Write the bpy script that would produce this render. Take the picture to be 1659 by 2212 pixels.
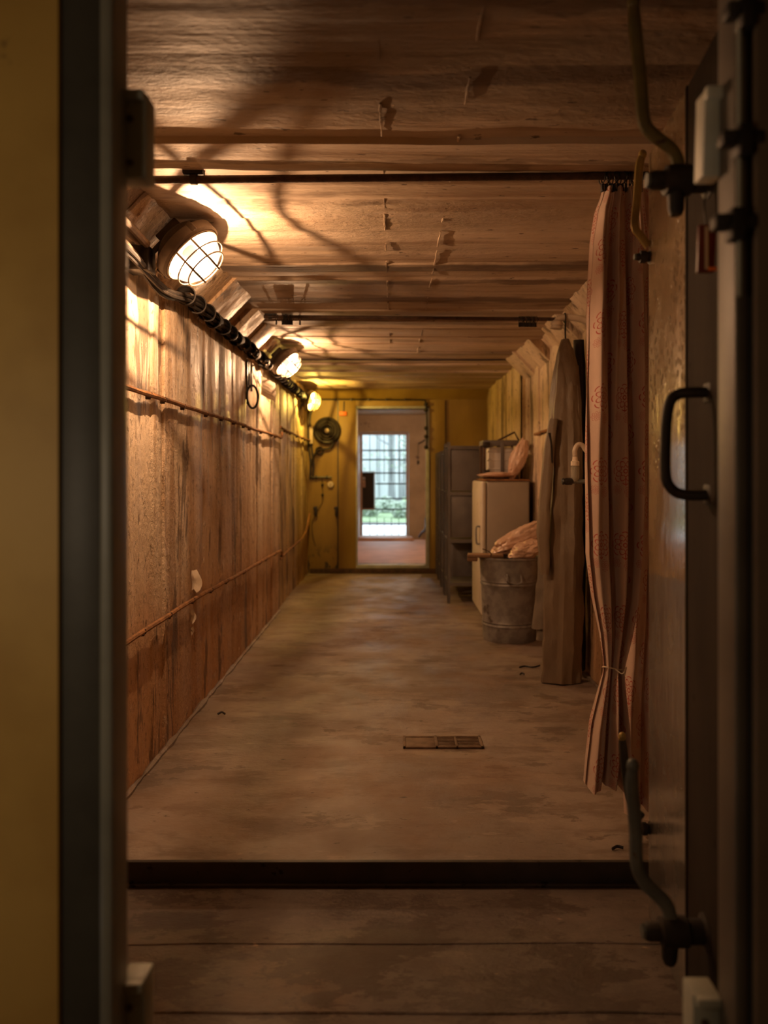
import bpy, bmesh, math, random
from mathutils import Vector, Matrix, noise
for o in list(bpy.data.objects): bpy.data.objects.remove(o)
C = bpy.context.scene.collection
R = random.Random(7)
PI = math.pi

# ------------------------------------------------------------------ camera, world, lights, exposure
H = 1.287                       # eye height above the corridor floor
F = 1700.0                      # focal length in pixels of the 1659 x 2212 frame
VX, VY = 852.0, 1018.0          # where the corridor vanishes
cam = bpy.data.cameras.new('camera'); camo = bpy.data.objects.new('camera', cam); C.objects.link(camo)
camo.location = (0, 0, H); camo.rotation_euler = (PI/2, 0, 0)
cam.sensor_fit = 'AUTO'; cam.sensor_width = 36; cam.lens = F/2212*36
cam.shift_x = (829.5-VX)/2212; cam.shift_y = (VY-1106)/2212
cam.clip_start = .05; cam.clip_end = 300
cam.dof.use_dof = True; cam.dof.focus_distance = 3.3; cam.dof.aperture_fstop = 1.9
bpy.context.scene.camera = camo
sc = bpy.context.scene
sc.view_settings.view_transform = 'Standard'; sc.view_settings.look = 'None'
sc.view_settings.gamma = 1; sc.view_settings.use_curve_mapping = False
sc.view_settings.exposure = 0.0
w = bpy.data.worlds.new('world'); sc.world = w; w.use_nodes = True
bg = w.node_tree.nodes['Background']; bg.inputs[0].default_value = (.73, .87, 1, 1); bg.inputs[1].default_value = 3.4   # overcast daylight
LAMP_W = (96, 88, 78)            # the three caged lamps
LAMP_C = ((1, .56, .29), (1, .56, .29), (1, .60, .11))
def lamp_light(name, loc, watt, col, radius):
    l = bpy.data.lights.new(name, 'POINT'); l.energy = watt; l.color = col; l.shadow_soft_size = radius
    o = bpy.data.objects.new(name, l); C.objects.link(o); o.location = loc; return o
lamp_light('anteroom_fill', (-.95, .3, 1.25), 6.5, (1, .76, .5), .1)      # added light without a fitting, brightens the front wall
lamp_light('vestibule_fill', (.7, 12.0, 2.1), 45.0, (1, .6, .36), .06)      # added warm light for the lobby, no fitting, hidden beside the far doorway

def at(px, py, d): return Vector(((px-VX)*d/F, d, H-(py-VY)*d/F))

# ------------------------------------------------------------------ node helpers
class N:
    """a socket with arithmetic"""
    def __init__(s, nt, sock): s.nt, s.s = nt, sock
    def s_add(s, k): return s.op('ADD', k)
    def op(s, o, b=None, c=None):
        n = s.nt.nodes.new('ShaderNodeMath'); n.operation = o
        s.nt.links.new(s.s, n.inputs[0])
        for i, v in ((1, b), (2, c)):
            if v is None: continue
            if isinstance(v, N): s.nt.links.new(v.s, n.inputs[i])
            else: n.inputs[i].default_value = v
        return N(s.nt, n.outputs[0])
    def __add__(s, b): return s.op('ADD', b)
    def __sub__(s, b): return s.op('SUBTRACT', b)
    def __mul__(s, b): return s.op('MULTIPLY', b)
    def __truediv__(s, b): return s.op('DIVIDE', b)
    def lt(s, b): return s.op('LESS_THAN', b)
    def gt(s, b): return s.op('GREATER_THAN', b)
    def max(s, b): return s.op('MAXIMUM', b)
    def min(s, b): return s.op('MINIMUM', b)
    def abs(s): return s.op('ABSOLUTE')
    def smooth(s, lo, hi):
        n = s.nt.nodes.new('ShaderNodeMapRange'); n.interpolation_type = 'SMOOTHSTEP'
        s.nt.links.new(s.s, n.inputs[0])
        if lo < hi:
            n.inputs[1].default_value, n.inputs[2].default_value = lo, hi
        else:
            n.inputs[1].default_value, n.inputs[2].default_value = hi, lo
            n.inputs[3].default_value, n.inputs[4].default_value = 1, 0
        return N(s.nt, n.outputs[0])

class Mat:
    def __init__(s, name, rough=.6, metal=0, spec=.5):
        s.m = bpy.data.materials.new(name); s.m.use_nodes = True; s.nt = s.m.node_tree
        s.b = s.nt.nodes['Principled BSDF']
        s.b.inputs['Roughness'].default_value = rough; s.b.inputs['Metallic'].default_value = metal
        s.b.inputs['Specular IOR Level'].default_value = spec
        g = s.nt.nodes.new('ShaderNodeNewGeometry'); s.pos = g.outputs['Position']
        x = s.nt.nodes.new('ShaderNodeSeparateXYZ'); s.nt.links.new(s.pos, x.inputs[0])
        s.x, s.y, s.z = [N(s.nt, x.outputs[i]) for i in range(3)]
    def noise(s, scale=5, stretch=(1, 1, 1), detail=4, rough=.55, off=(0, 0, 0), dist=0):
        mp = s.nt.nodes.new('ShaderNodeMapping'); mp.inputs['Scale'].default_value = stretch; mp.inputs['Location'].default_value = off
        s.nt.links.new(s.pos, mp.inputs[0])
        n = s.nt.nodes.new('ShaderNodeTexNoise'); n.inputs['Scale'].default_value = scale
        n.inputs['Detail'].default_value = detail; n.inputs['Roughness'].default_value = rough; n.inputs['Distortion'].default_value = dist
        s.nt.links.new(mp.outputs[0], n.inputs[0])
        return N(s.nt, n.outputs[0])
    def voronoi(s, scale=20, stretch=(1, 1, 1)):
        mp = s.nt.nodes.new('ShaderNodeMapping'); mp.inputs['Scale'].default_value = stretch
        s.nt.links.new(s.pos, mp.inputs[0])
        n = s.nt.nodes.new('ShaderNodeTexVoronoi'); n.inputs['Scale'].default_value = scale
        s.nt.links.new(mp.outputs[0], n.inputs[0]); return N(s.nt, n.outputs[0])
    def rgb(s, c):
        n = s.nt.nodes.new('ShaderNodeRGB'); n.outputs[0].default_value = (*c, 1); return n.outputs[0]
    def mix(s, f, a, b):
        n = s.nt.nodes.new('ShaderNodeMix'); n.data_type = 'RGBA'
        if isinstance(f, N): s.nt.links.new(f.s, n.inputs[0])
        else: n.inputs[0].default_value = f
        for i, v in ((6, a), (7, b)):
            if isinstance(v, tuple): n.inputs[i].default_value = (*v, 1)
            else: s.nt.links.new(v, n.inputs[i])
        return n.outputs[2]
    def color(s, c):
        if isinstance(c, tuple): s.b.inputs['Base Color'].default_value = (*c, 1)
        else: s.nt.links.new(c, s.b.inputs['Base Color'])
        return s
    def rough(s, f): s.nt.links.new(f.s, s.b.inputs['Roughness']); return s
    def bump(s, h, strength=.4, dist=.01):
        n = s.nt.nodes.new('ShaderNodeBump'); n.inputs['Strength'].default_value = strength; n.inputs['Distance'].default_value = dist
        s.nt.links.new(h.s, n.inputs['Height']); s.nt.links.new(n.outputs[0], s.b.inputs['Normal']); return s

def simple(name, c1, c2=None, scale=12, rough=.6, metal=0, bump=.15, dist=.004, stretch=(1, 1, 1), spots=None, spec=.5, lo=.35, hi=.65):
    m = Mat(name, rough, metal, spec)
    n = m.noise(scale, stretch, 5)
    c = m.mix(n.smooth(lo, hi), c1, c2 or tuple(v*.72 for v in c1))
    if spots:
        sc_, th, col = spots
        c = m.mix(m.noise(sc_, (1, 1, 1), 3, .6, (3, 1, 2)).smooth(th, th+.06), c, col)
    m.color(c)
    if bump: m.bump(m.noise(scale*5, stretch, 4), bump, dist)
    return m.m

def emission(name, col, strength):
    m = bpy.data.materials.new(name); m.use_nodes = True; nt = m.node_tree; nt.nodes.clear()
    e = nt.nodes.new('ShaderNodeEmission'); e.inputs[0].default_value = (*col, 1); e.inputs[1].default_value = strength
    t = nt.nodes.new('ShaderNodeBsdfTransparent'); mx = nt.nodes.new('ShaderNodeMixShader'); o = nt.nodes.new('ShaderNodeOutputMaterial')
    mx.inputs[0].default_value = .5
    nt.links.new(t.outputs[0], mx.inputs[1]); nt.links.new(e.outputs[0], mx.inputs[2]); nt.links.new(mx.outputs[0], o.inputs[0])
    return m

# ------------------------------------------------------------------ materials
M = {}
def wall_material(name, base, light, brown, seed, streak=1.0, dark_y=None):
    m = Mat(name, .5)
    big = m.noise(1.6, (1, 1, .45), 6, .66, (seed, 0, 0))
    c = m.mix(big.smooth(.4, .6), base, light)
    if dark_y:                                                          # a stretch of boards that weathered browner
        a, b = dark_y
        k = (m.y+(m.noise(2.5, (1, 1, .3), 3)-.5)*.35)
        c = m.mix(k.smooth(a, a+.12)*k.smooth(b+.3, b)*.55, c, tuple(v*1.15 for v in brown))
    st = m.noise(4.2, (1, 1, .09), 6, .68, (0, seed, 0), .15)          # streaks run down the boards
    c = m.mix(st.smooth(.48, .62)*(.78*streak), c, brown)
    grey = m.noise(6, (1, 1, .08), 5, .65, (3, seed, 5)).smooth(.58, .66)
    c = m.mix(grey*.5, c, (.46, .40, .35))
    lo = (m.z+m.noise(4, (1, 1, .4), 4).s_add(-.5)*.5).smooth(.95, .35)   # orange-brown towards the floor
    c = m.mix(lo*.7, c, (brown[0]*1.2, brown[1]*1.02, brown[2]*.85))
    run = m.noise(4.6, (1, 1, .2), 5, .6, (seed, 7, 1), .3).smooth(.565, .6)   # dark runs of damp
    c = m.mix(run*.75, c, (.13, .075, .04))
    pale = m.noise(13, (1, 1, .6), 6, .7, (seed, 2, 8)).smooth(.6, .66)
    c = m.mix(pale*.5, c, tuple(min(1, v*1.1) for v in light))
    pit = m.noise(30, (1, 1, .6), 6, .72, (1, seed, 0)).smooth(.565, .64)
    c = m.mix(pit*.7, c, (.15, .088, .045))
    m.color(c)
    m.rough(m.noise(5, (1, 1, .2), 4, .6, (4, 4, 0)).smooth(.35, .65)*.35+.38)
    coarse = m.noise(1.4, (1, 1, .4), 3, .5, (6, seed, 2)).smooth(.42, .6)
    rg = m.noise(24, (1, 1, .8), 6, .7, (2, 1, seed))*(coarse*1.1+.35)+m.noise(7, (1, 1, .12), 5, .62)*.9+pale*.25
    m.bump(rg, .9, .024)
    return m.m
M['wall'] = wall_material('painted_concrete', (.76, .58, .385), (.86, .71, .53), (.44, .255, .112), 0, 1.05, (4.0, 5.7))
M['wall_r'] = wall_material('painted_concrete_right', (.66, .505, .34), (.78, .63, .46), (.42, .265, .135), 4, .7)
M['wall_far'] = wall_material('yellowed_concrete', (.64, .49, .25), (.76, .61, .33), (.36, .24, .10), 9, .75)
def ceiling_material():
    m = Mat('board_marked_ceiling', .5)
    big = m.noise(2.6, (.16, 1, 1), 5, .62, (0, 2, 0))
    c = m.mix(big.smooth(.36, .64), (.44, .335, .235), (.60, .475, .355))
    c = m.mix((m.y+(m.noise(1.6, (1, 1, 1), 5, .6, (9, 1, 0))-.5)*.9).smooth(2.5, 2.05)*.78, c, (.15, .10, .057))   # damp on the first boards, plus near-ceiling dimness put into the colour
    c = m.mix(m.noise(6, (.1, 1, 1), 5, .62, (5, 0, 0)).smooth(.5, .66)*.75, c, (.34, .225, .14))
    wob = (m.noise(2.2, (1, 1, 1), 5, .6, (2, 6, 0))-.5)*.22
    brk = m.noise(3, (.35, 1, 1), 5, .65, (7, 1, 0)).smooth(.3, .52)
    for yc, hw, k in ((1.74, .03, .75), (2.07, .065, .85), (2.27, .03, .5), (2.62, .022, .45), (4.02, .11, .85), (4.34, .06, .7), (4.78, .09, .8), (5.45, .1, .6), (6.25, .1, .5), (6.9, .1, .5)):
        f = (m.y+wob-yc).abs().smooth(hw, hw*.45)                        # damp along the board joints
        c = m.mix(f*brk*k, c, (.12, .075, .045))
    st = m.noise(2.1, (.3, 1, 1), 5, .6, (3.3, 1.2, 0), .3).smooth(.6, .65)*.6
    c = m.mix(st, c, (.16, .10, .06))
    c = m.mix(m.noise(34, (.4, 1, 1), 3, .6).smooth(.66, .7)*.8, c, (.08, .05, .03))
    m.color(c)
    m.rough(m.noise(3, (.3, 1, 1), 4).smooth(.35, .65)*.3+.56)
    m.bump(m.noise(26, (.5, 1, 1), 6, .7, (1, 3, 0))*m.noise(1.5, (.5, 1, 1), 3, .5, (4, 4, 0)).smooth(.4, .62)+m.noise(9, (.06, 1, 1), 5)*.9+m.noise(60, (.6, 1, 1), 3)*.15, .75, .016)
    return m.m
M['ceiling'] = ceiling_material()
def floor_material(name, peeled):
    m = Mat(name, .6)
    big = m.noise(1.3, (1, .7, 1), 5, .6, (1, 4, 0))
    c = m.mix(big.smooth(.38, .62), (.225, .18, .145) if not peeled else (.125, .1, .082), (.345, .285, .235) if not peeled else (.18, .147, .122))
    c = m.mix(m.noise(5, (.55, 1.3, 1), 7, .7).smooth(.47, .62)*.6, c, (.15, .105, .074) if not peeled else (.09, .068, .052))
    dark = m.noise(2.6, (.8, 1.2, 1), 7, .66, (8, 2.7, 0)).smooth(.585, .6)*.6
    c = m.mix(dark, c, (.12, .09, .068))
    c = m.mix(m.noise(4.4, (.5, 1.3, 1), 7, .7, (4, 9, 0)).smooth(.56, .6)*.45, c, (.40, .32, .25) if not peeled else (.2, .162, .13))
    rust = m.noise(1.2, (1, 1, 1), 4, .6, (3, 3, 0)).smooth(.48, .64)
    c = m.mix(rust*.4, c, (.24, .135, .07))
    c = m.mix(m.noise(42, (.4, 1, 1), 3, .6).smooth(.68, .71)*.8, c, (.05, .035, .025))
    c = m.mix(m.noise(16, (.4, 1, 1), 4, .6, (2, 0, 0)).smooth(.69, .72)*.5, c, (.6, .42, .28))
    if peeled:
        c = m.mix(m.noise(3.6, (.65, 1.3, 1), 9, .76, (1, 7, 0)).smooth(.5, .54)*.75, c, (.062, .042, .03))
    m.color(c)
    m.rough(m.noise(3.4, (1, 1, 1), 5).smooth(.3, .7)*.35+.36)
    m.bump(m.noise(38, (.6, 1, 1), 7, .7)+m.noise(7, (.5, 1, 1), 5)*.7, .6, .01)
    return m.m
M['floor'] = floor_material('worn_concrete_floor', False)
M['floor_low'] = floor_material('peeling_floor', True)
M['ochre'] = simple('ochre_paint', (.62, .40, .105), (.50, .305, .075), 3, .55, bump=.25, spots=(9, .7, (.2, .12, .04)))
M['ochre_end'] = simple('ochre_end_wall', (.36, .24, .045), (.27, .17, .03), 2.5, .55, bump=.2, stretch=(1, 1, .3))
def end_wall_lower():
    m = Mat('ochre_flaking', .55)
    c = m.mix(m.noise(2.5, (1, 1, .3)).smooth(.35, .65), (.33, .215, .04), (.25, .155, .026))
    flake = m.noise(7, (1, 1, .45), 5, .6, (2, 0, 0)).smooth(.5, .53)*m.z.smooth(.42, .1)
    c = m.mix(flake, c, (.06, .045, .02)); m.color(c); m.bump(m.noise(25), .2, .004); return m.m
M['ochre_flake'] = end_wall_lower()
M['brown_plate'] = simple('brown_steel_plate', (.2, .15, .105), (.16, .115, .08), 4, .6, bump=.15)
M['steel_brown'] = simple('brown_frame_paint', (.14, .118, .092), (.105, .088, .07), 6, .5, bump=.1)
M['steel_dark'] = simple('dark_frame_paint', (.085, .082, .068), (.065, .062, .052), 6, .5, bump=.1)
M['steel_grey'] = simple('grey_green_frame_paint', (.30, .30, .25), (.24, .24, .2), 6, .42, bump=.1, spots=(14, .7, (.07, .045, .03)))
M['steel_lug'] = simple('pale_green_lug_paint', (.48, .50, .43), (.38, .4, .33), 8, .5, bump=.15, spots=(10, .66, (.2, .1, .04)))
M['white_lug'] = simple('chipped_white_paint', (.82, .84, .76), (.7, .7, .6), 8, .5, bump=.15, spots=(9, .66, (.3, .15, .05)))
def door_paint():
    m = Mat('two_tone_door_paint', .3)
    line = (m.z+m.y*.085+m.noise(14)*.02).gt(1.195)
    tan = m.mix(m.noise(4, (1, 1, .5)).smooth(.35, .65), (.29, .205, .105), (.37, .27, .155))
    grey = m.mix(m.noise(4, (1, 1, .5)).smooth(.35, .65), (.17, .15, .128), (.22, .195, .168))
    c = m.mix(line, grey, tan)
    c = m.mix(m.noise(30, (1, 1, 1), 3).smooth(.66, .7)*.6, c, (.16, .09, .05))
    m.color(c); m.rough(m.noise(6).smooth(.3, .7)*.15+.16)
    bl = m.voronoi(42).smooth(.4, .0)*m.noise(4, (1, 1, .5), 3, .5, (0, 5, 0)).smooth(.4, .55)*m.z.smooth(1.2, 1.55)
    m.bump(bl*1.8+m.noise(9, (1, 1, .4), 4)*.7, .8, .016); m.b.inputs['Coat Weight'].default_value = .6; m.b.inputs['Coat Roughness'].default_value = .14; return m.m
M['door'] = door_paint()
M['door_dark'] = simple('dark_door_plate', (.045, .035, .027), (.034, .026, .02), 6, .85, bump=.25, stretch=(1, 1, .3), spots=(12, .68, (.02, .014, .01)), spec=.12)
M['black_iron'] = simple('black_iron', (.02, .016, .013), (.03, .023, .018), 20, .6, 0, .2)
M['lever_olive'] = simple('olive_lever_paint', (.2, .165, .06), (.15, .12, .05), 14, .4, bump=.15, spots=(18, .68, (.08, .04, .02)))
M['lever_brass'] = simple('worn_yellow_lever', (.42, .30, .09), (.3, .2, .06), 14, .35, .2, .15)
M['lever_dark'] = simple('dark_lever_paint', (.06, .05, .035), (.045, .036, .026), 14, .45, 0, .15)
M['lever_grey'] = simple('blue_grey_lever', (.17, .19, .18), (.12, .13, .125), 14, .45, bump=.2, spots=(18, .66, (.12, .07, .03)))
M['rust'] = simple('rusty_iron', (.40, .19, .07), (.21, .10, .04), 22, .8, 0, .6, .006)
M['rust_dark'] = simple('dark_rust', (.11, .06, .035), (.06, .035, .022), 25, .85, 0, .6, .006)
M['drain'] = simple('worn_drain_iron', (.24, .17, .115), (.16, .105, .065), 18, .7, .1, .4, .004)
M['dark_steel'] = simple('dark_threshold_steel', (.05, .046, .04), (.07, .06, .05), 7, .55, .2, .3, spots=(22, .62, (.015, .01, .008)))
M['lamp_housing'] = simple('lamp_housing_paint', (.10, .072, .048), (.07, .05, .034), 16, .55, .1, .25, spots=(25, .68, (.1, .05, .02)))
M['lamp_dark'] = simple('lamp_dark_metal', (.10, .075, .05), (.07, .05, .035), 16, .5, .3, .2)
M['wire'] = simple('cage_wire', (.22, .17, .12), (.15, .11, .08), 30, .45, .5, 0)
M['reflector'] = simple('white_reflector', (.85, .83, .78), (.8, .78, .72), 10, .5, 0, 0)
M['socket'] = simple('ceramic_socket', (.10, .085, .055), (.08, .055, .02), 20, .5, 0, 0)
M['bulb'] = emission('glowing_bulb', (1, .86, .66), 9)
M['bulb_y'] = emission('glowing_bulb_yellow', (1, .8, .3), 3)
def glass_mat(name, col, em):
    m = bpy.data.materials.new(name); m.use_nodes = True; nt = m.node_tree; nt.nodes.clear()
    t = nt.nodes.new('ShaderNodeBsdfTransparent'); t.inputs[0].default_value = (.97, .97, .95, 1)
    g = nt.nodes.new('ShaderNodeBsdfGlossy'); g.inputs['Roughness'].default_value = .12
    e = nt.nodes.new('ShaderNodeEmission'); e.inputs[0].default_value = (*col, 1); e.inputs[1].default_value = em
    a = nt.nodes.new('ShaderNodeMixShader'); a.inputs[0].default_value = .06
    b = nt.nodes.new('ShaderNodeAddShader'); o = nt.nodes.new('ShaderNodeOutputMaterial')
    nt.links.new(t.outputs[0], a.inputs[1]); nt.links.new(g.outputs[0], a.inputs[2])
    nt.links.new(a.outputs[0], b.inputs[0]); nt.links.new(e.outputs[0], b.inputs[1]); nt.links.new(b.outputs[0], o.inputs[0]); return m
M['glass'] = glass_mat('lit_ribbed_glass', (1, .86, .70), .6)
M['glass_y'] = glass_mat('lit_yellow_glass', (1, .8, .25), .3)
M['cable'] = simple('dark_cable', (.022, .017, .013), (.035, .026, .019), 30, .75, 0, .2)
M['cable_pale'] = simple('dusty_cable', (.32, .23, .15), (.22, .15, .1), 30, .55, 0, .2)
M['black'] = simple('black_bakelite', (.018, .015, .013), (.03, .024, .02), 20, .4, 0, .1)
M['paper'] = simple('yellowed_paper', (.82, .72, .58), (.7, .6, .46), 10, .8, 0, .1)
M['print'] = simple('faded_print', (.4, .3, .22), (.45, .35, .26), 10, .8, 0, 0)
M['zinc'] = simple('galvanised_zinc', (.36, .355, .35), (.24, .235, .23), 16, .5, .35, .2, spots=(6, .62, (.12, .1, .085)))
M['wood'] = simple('old_wood', (.30, .18, .1), (.2, .115, .06), 10, .7, 0, .4, stretch=(.2, 1, 1))
M['enamel'] = simple('cream_enamel', (.78, .73, .63), (.70, .64, .54), 3, .35, 0, .04, spots=(13, .71, (.25, .12, .05)))
M['enamel_side'] = simple('cabinet_side_paint', (.42, .375, .315), (.37, .33, .275), 3, .5, 0, .06)
M['rack'] = simple('grey_rack_steel', (.17, .155, .15), (.13, .12, .115), 5, .5, .25, .1, spots=(15, .7, (.12, .07, .04)))
M['plastic'] = simple('crumpled_plastic', (.78, .56, .43), (.66, .44, .32), 6, .22, 0, .5, .01)
M['canister'] = simple('white_canister', (.72, .69, .66), (.63, .6, .57), 4, .4, 0, .05)
M['suit'] = simple('brown_rubberised_cloth', (.24, .185, .125), (.18, .135, .09), 4, .55, 0, .6, .012, stretch=(1, 1, .5), spots=(4, .66, (.13, .1, .07)))
M['suit_grey'] = simple('grey_canvas', (.24, .2, .155), (.18, .15, .115), 8, .7, 0, .3, .005)
M['filler'] = simple('black_filler', (.012, .010, .010), (.02, .016, .014), 6, .5, 0, .2)
M['pipe_pale'] = simple('pale_pipe_paint', (.66, .56, .44), (.56, .46, .35), 10, .4, 0, .1)
M['orange'] = simple('orange_plate', (.9, .22, .03), (.8, .18, .02), 10, .5, 0, 0)
M['red'] = simple('dark_red_tag', (.14, .013, .01), (.1, .01, .008), 10, .45, 0, .1)
M['bakelite_white'] = simple('cream_bakelite', (.6, .52, .4), (.55, .46, .35), 10, .4, 0, 0)
M['lobby'] = simple('lobby_plaster', (.46, .35, .21), (.38, .285, .165), 3, .7, 0, .2, spots=(5, .66, (.2, .14, .09)))
M['lobby_floor'] = simple('lobby_floor', (.62, .40, .27), (.52, .33, .22), 3, .6, 0, .2)
M['gate'] = simple('gate_iron', (.05, .055, .055), (.035, .038, .038), 20, .5, .4, .1)
M['gate_frame'] = simple('gate_frame_paint', (.42, .27, .17), (.35, .2, .12), 10, .6, 0, .2)
M['ground'] = simple('pale_gravel', (.72, .72, .68), (.6, .6, .56), 4, .9, 0, .2)
M['grass'] = simple('grass_green', (.20, .32, .13), (.30, .38, .22), 8, .9, 0, .3)
M['bark'] = simple('pale_bark', (.30, .31, .31), (.2, .21, .215), 6, .9, 0, .5, stretch=(1, 1, .2))
M['leaf'] = simple('leaf_green', (.36, .45, .33), (.48, .55, .46), 5, .6, 0, 0)
M['outer_concrete'] = simple('outer_concrete', (.66, .68, .69), (.54, .56, .58), 1.2, .9, 0, .2, stretch=(1, 1, .3))
def curtain_material():
    m = Mat('flowered_curtain', .85)
    uv = m.nt.nodes.new('ShaderNodeUVMap'); s = m.nt.nodes.new('ShaderNodeSeparateXYZ'); m.nt.links.new(uv.outputs[0], s.inputs[0])
    u, v = N(m.nt, s.outputs[0]), N(m.nt, s.outputs[1])
    W_, H_ = .105, .25
    cu = u/W_; col = cu.op('FLOOR'); v2 = v/H_ + col.op('MODULO', 2.0)*.5
    x = (cu.op('FRACT')-.5)*W_; y = (v2.op('FRACT')-.5)*H_
    def flower(x, y, k):
        r = (x*x+y*y).op('SQRT')/k; th = y.op('ARCTAN2', x)
        p = (th*4.0).op('COSINE').abs(); q = (th*4.0).op('SINE').abs()
        ln = ((r-.0065).abs()).lt(.0018)
        ln = ln.max((r-(p*.006+.0135)).abs().lt(.0017))
        ln = ln.max((r-(q*.013+.022)).abs().lt(.0019))
        ln = ln.max((r-(p*.006+.039)).abs().lt(.0017)*p.gt(.55))
        return ln
    f1 = flower(x, y+.018, 1.0)
    f2 = flower(x-.016, y-.052, .45).max(flower(x+.03, y-.045, .35))
    stem = (x.abs().lt(.0016))*(y-.018).abs().lt(.014)
    f = f1.max(f2).max(stem)
    c = m.mix(m.noise(6, (1, 1, .4)).smooth(.3, .7), (.66, .50, .41), (.55, .40, .32))
    c = m.mix(f*.92, c, (.40, .04, .032))
    m.color(c); m.bump(m.noise(9, (1, 1, .25), 4), .3, .01)
    t = m.nt.nodes.new('ShaderNodeBsdfTranslucent'); m.nt.links.new(c, t.inputs[0])
    mx = m.nt.nodes.new('ShaderNodeMixShader'); mx.inputs[0].default_value = .08
    out = m.nt.nodes['Material Output']
    m.nt.links.new(m.b.outputs[0], mx.inputs[1]); m.nt.links.new(t.outputs[0], mx.inputs[2]); m.nt.links.new(mx.outputs[0], out.inputs[0])
    return m.m
M['curtain'] = curtain_material()

# ------------------------------------------------------------------ mesh builder
class MB:
    def __init__(s, xf=None): s.bm = bmesh.new(); s.xf = xf or Matrix.Identity(4)
    def v(s, p): return s.bm.verts.new(s.xf @ Vector(p))
    def f(s, vs):
        try: return s.bm.faces.new(vs)
        except ValueError: return None
    def box(s, a, b, bevel=0, seg=2):
        x0, x1 = sorted((a[0], b[0])); y0, y1 = sorted((a[1], b[1])); z0, z1 = sorted((a[2], b[2]))
        return s.hexa([(x0, y0, z0), (x1, y0, z0), (x1, y1, z0), (x0, y1, z0), (x0, y0, z1), (x1, y0, z1), (x1, y1, z1), (x0, y1, z1)], bevel, seg)
    def hexa(s, ps, bevel=0, seg=2):
        vs = [s.v(p) for p in ps]
        fs = [s.f([vs[i] for i in q]) for q in ((0, 3, 2, 1), (4, 5, 6, 7), (0, 1, 5, 4), (1, 2, 6, 5), (2, 3, 7, 6), (3, 0, 4, 7))]
        if bevel:
            es = list({e for f in fs for e in f.edges})
            bmesh.ops.bevel(s.bm, geom=es, offset=bevel, segments=seg, profile=.5, affect='EDGES')
        return s
    def prism(s, poly, axis, a, b, bevel=0):
        """poly of 2D points extruded along axis from a to b"""
        def p3(p, t): q = list(p); q.insert(axis, t); return q
        A = [s.v(p3(p, a)) for p in poly]; B = [s.v(p3(p, b)) for p in poly]; n = len(poly)
        fs = [s.f(A[::-1]), s.f(B)]+[s.f((A[i], A[(i+1) % n], B[(i+1) % n], B[i])) for i in range(n)]
        if bevel:
            es = list({e for f in fs[:2] for e in f.edges})
            bmesh.ops.bevel(s.bm, geom=es, offset=bevel, segments=2, profile=.5, affect='EDGES')
        return s
    def tube(s, pts, r, n=8, closed=False, flat=1.0, up=None):
        pts = [Vector(p) for p in pts]; k = len(pts); rings = []
        rr = r if isinstance(r, (list, tuple)) else [r]*k
        nrm = None
        for i, p in enumerate(pts):
            if closed: t = pts[(i+1) % k]-pts[i-1]
            else: t = pts[min(i+1, k-1)]-pts[max(i-1, 0)]
            t.normalize()
            if nrm is None:
                ref = Vector(up) if up else (Vector((0, 0, 1)) if abs(t.z) < .9 else Vector((1, 0, 0)))
                nrm = (ref-t*ref.dot(t)).normalized()
            else: nrm = (nrm-t*nrm.dot(t)).normalized()
            b = t.cross(nrm)
            rings.append([s.v(p+(nrm*math.cos(a)+b*math.sin(a)*flat)*rr[i]) for a in [2*PI*j/n for j in range(n)]])
        m = k if closed else k-1
        for i in range(m):
            A, B = rings[i], rings[(i+1) % k]
            for j in range(n): s.f((A[j], A[(j+1) % n], B[(j+1) % n], B[j]))
        if not closed: s.f(rings[0][::-1]); s.f(rings[-1])
        return s
    def lathe(s, prof, o=(0, 0, 0), n=24, cap=True):
        """prof: (radius, height) list turned about local z through o"""
        rings = []
        for r, h in prof:
            if r < 1e-5: rings.append([s.v((o[0], o[1], o[2]+h))])
            else: rings.append([s.v((o[0]+r*math.cos(2*PI*j/n), o[1]+r*math.sin(2*PI*j/n), o[2]+h)) for j in range(n)])
        for A, B in zip(rings, rings[1:]):
            for j in range(n):
                k = (j+1) % n
                if len(A) == 1 and len(B) == 1: continue
                if len(A) == 1: s.f((A[0], B[k], B[j]))
                elif len(B) == 1: s.f((A[j], A[k], B[0]))
                else: s.f((A[j], A[k], B[k], B[j]))
        if cap:
            if len(rings[0]) > 1: s.f(rings[0][::-1])
            if len(rings[-1]) > 1: s.f(rings[-1])
        return s
    def ball(s, c, r, n=12, m=8, fn=None):
        c = Vector(c); r = (r, r, r) if not isinstance(r, (tuple, list)) else r
        rings = []
        for i in range(m+1):
            ph = PI*i/m; row = []
            for j in range(1 if i in (0, m) else n):
                th = 2*PI*j/n; d = Vector((math.sin(ph)*math.cos(th), math.sin(ph)*math.sin(th), math.cos(ph)))
                k = fn(d) if fn else 1
                row.append(s.v(c+Vector((d.x*r[0], d.y*r[1], d.z*r[2]))*k))
            rings.append(row)
        for A, B in zip(rings, rings[1:]):
            for j in range(n):
                k = (j+1) % n
                if len(A) == 1: s.f((A[0], B[j], B[k]))
                elif len(B) == 1: s.f((A[j], B[0], A[k]))
                else: s.f((A[j], B[j], B[k], A[k]))
        return s
    def grid(s, rows, closed=False):
        V = [[s.v(p) for p in row] for row in rows]
        for A, B in zip(V, V[1:]):
            for j in range(len(A)-(0 if closed else 1)):
                k = (j+1) % len(A); s.f((A[j], A[k], B[k], B[j]))
        return V
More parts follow.
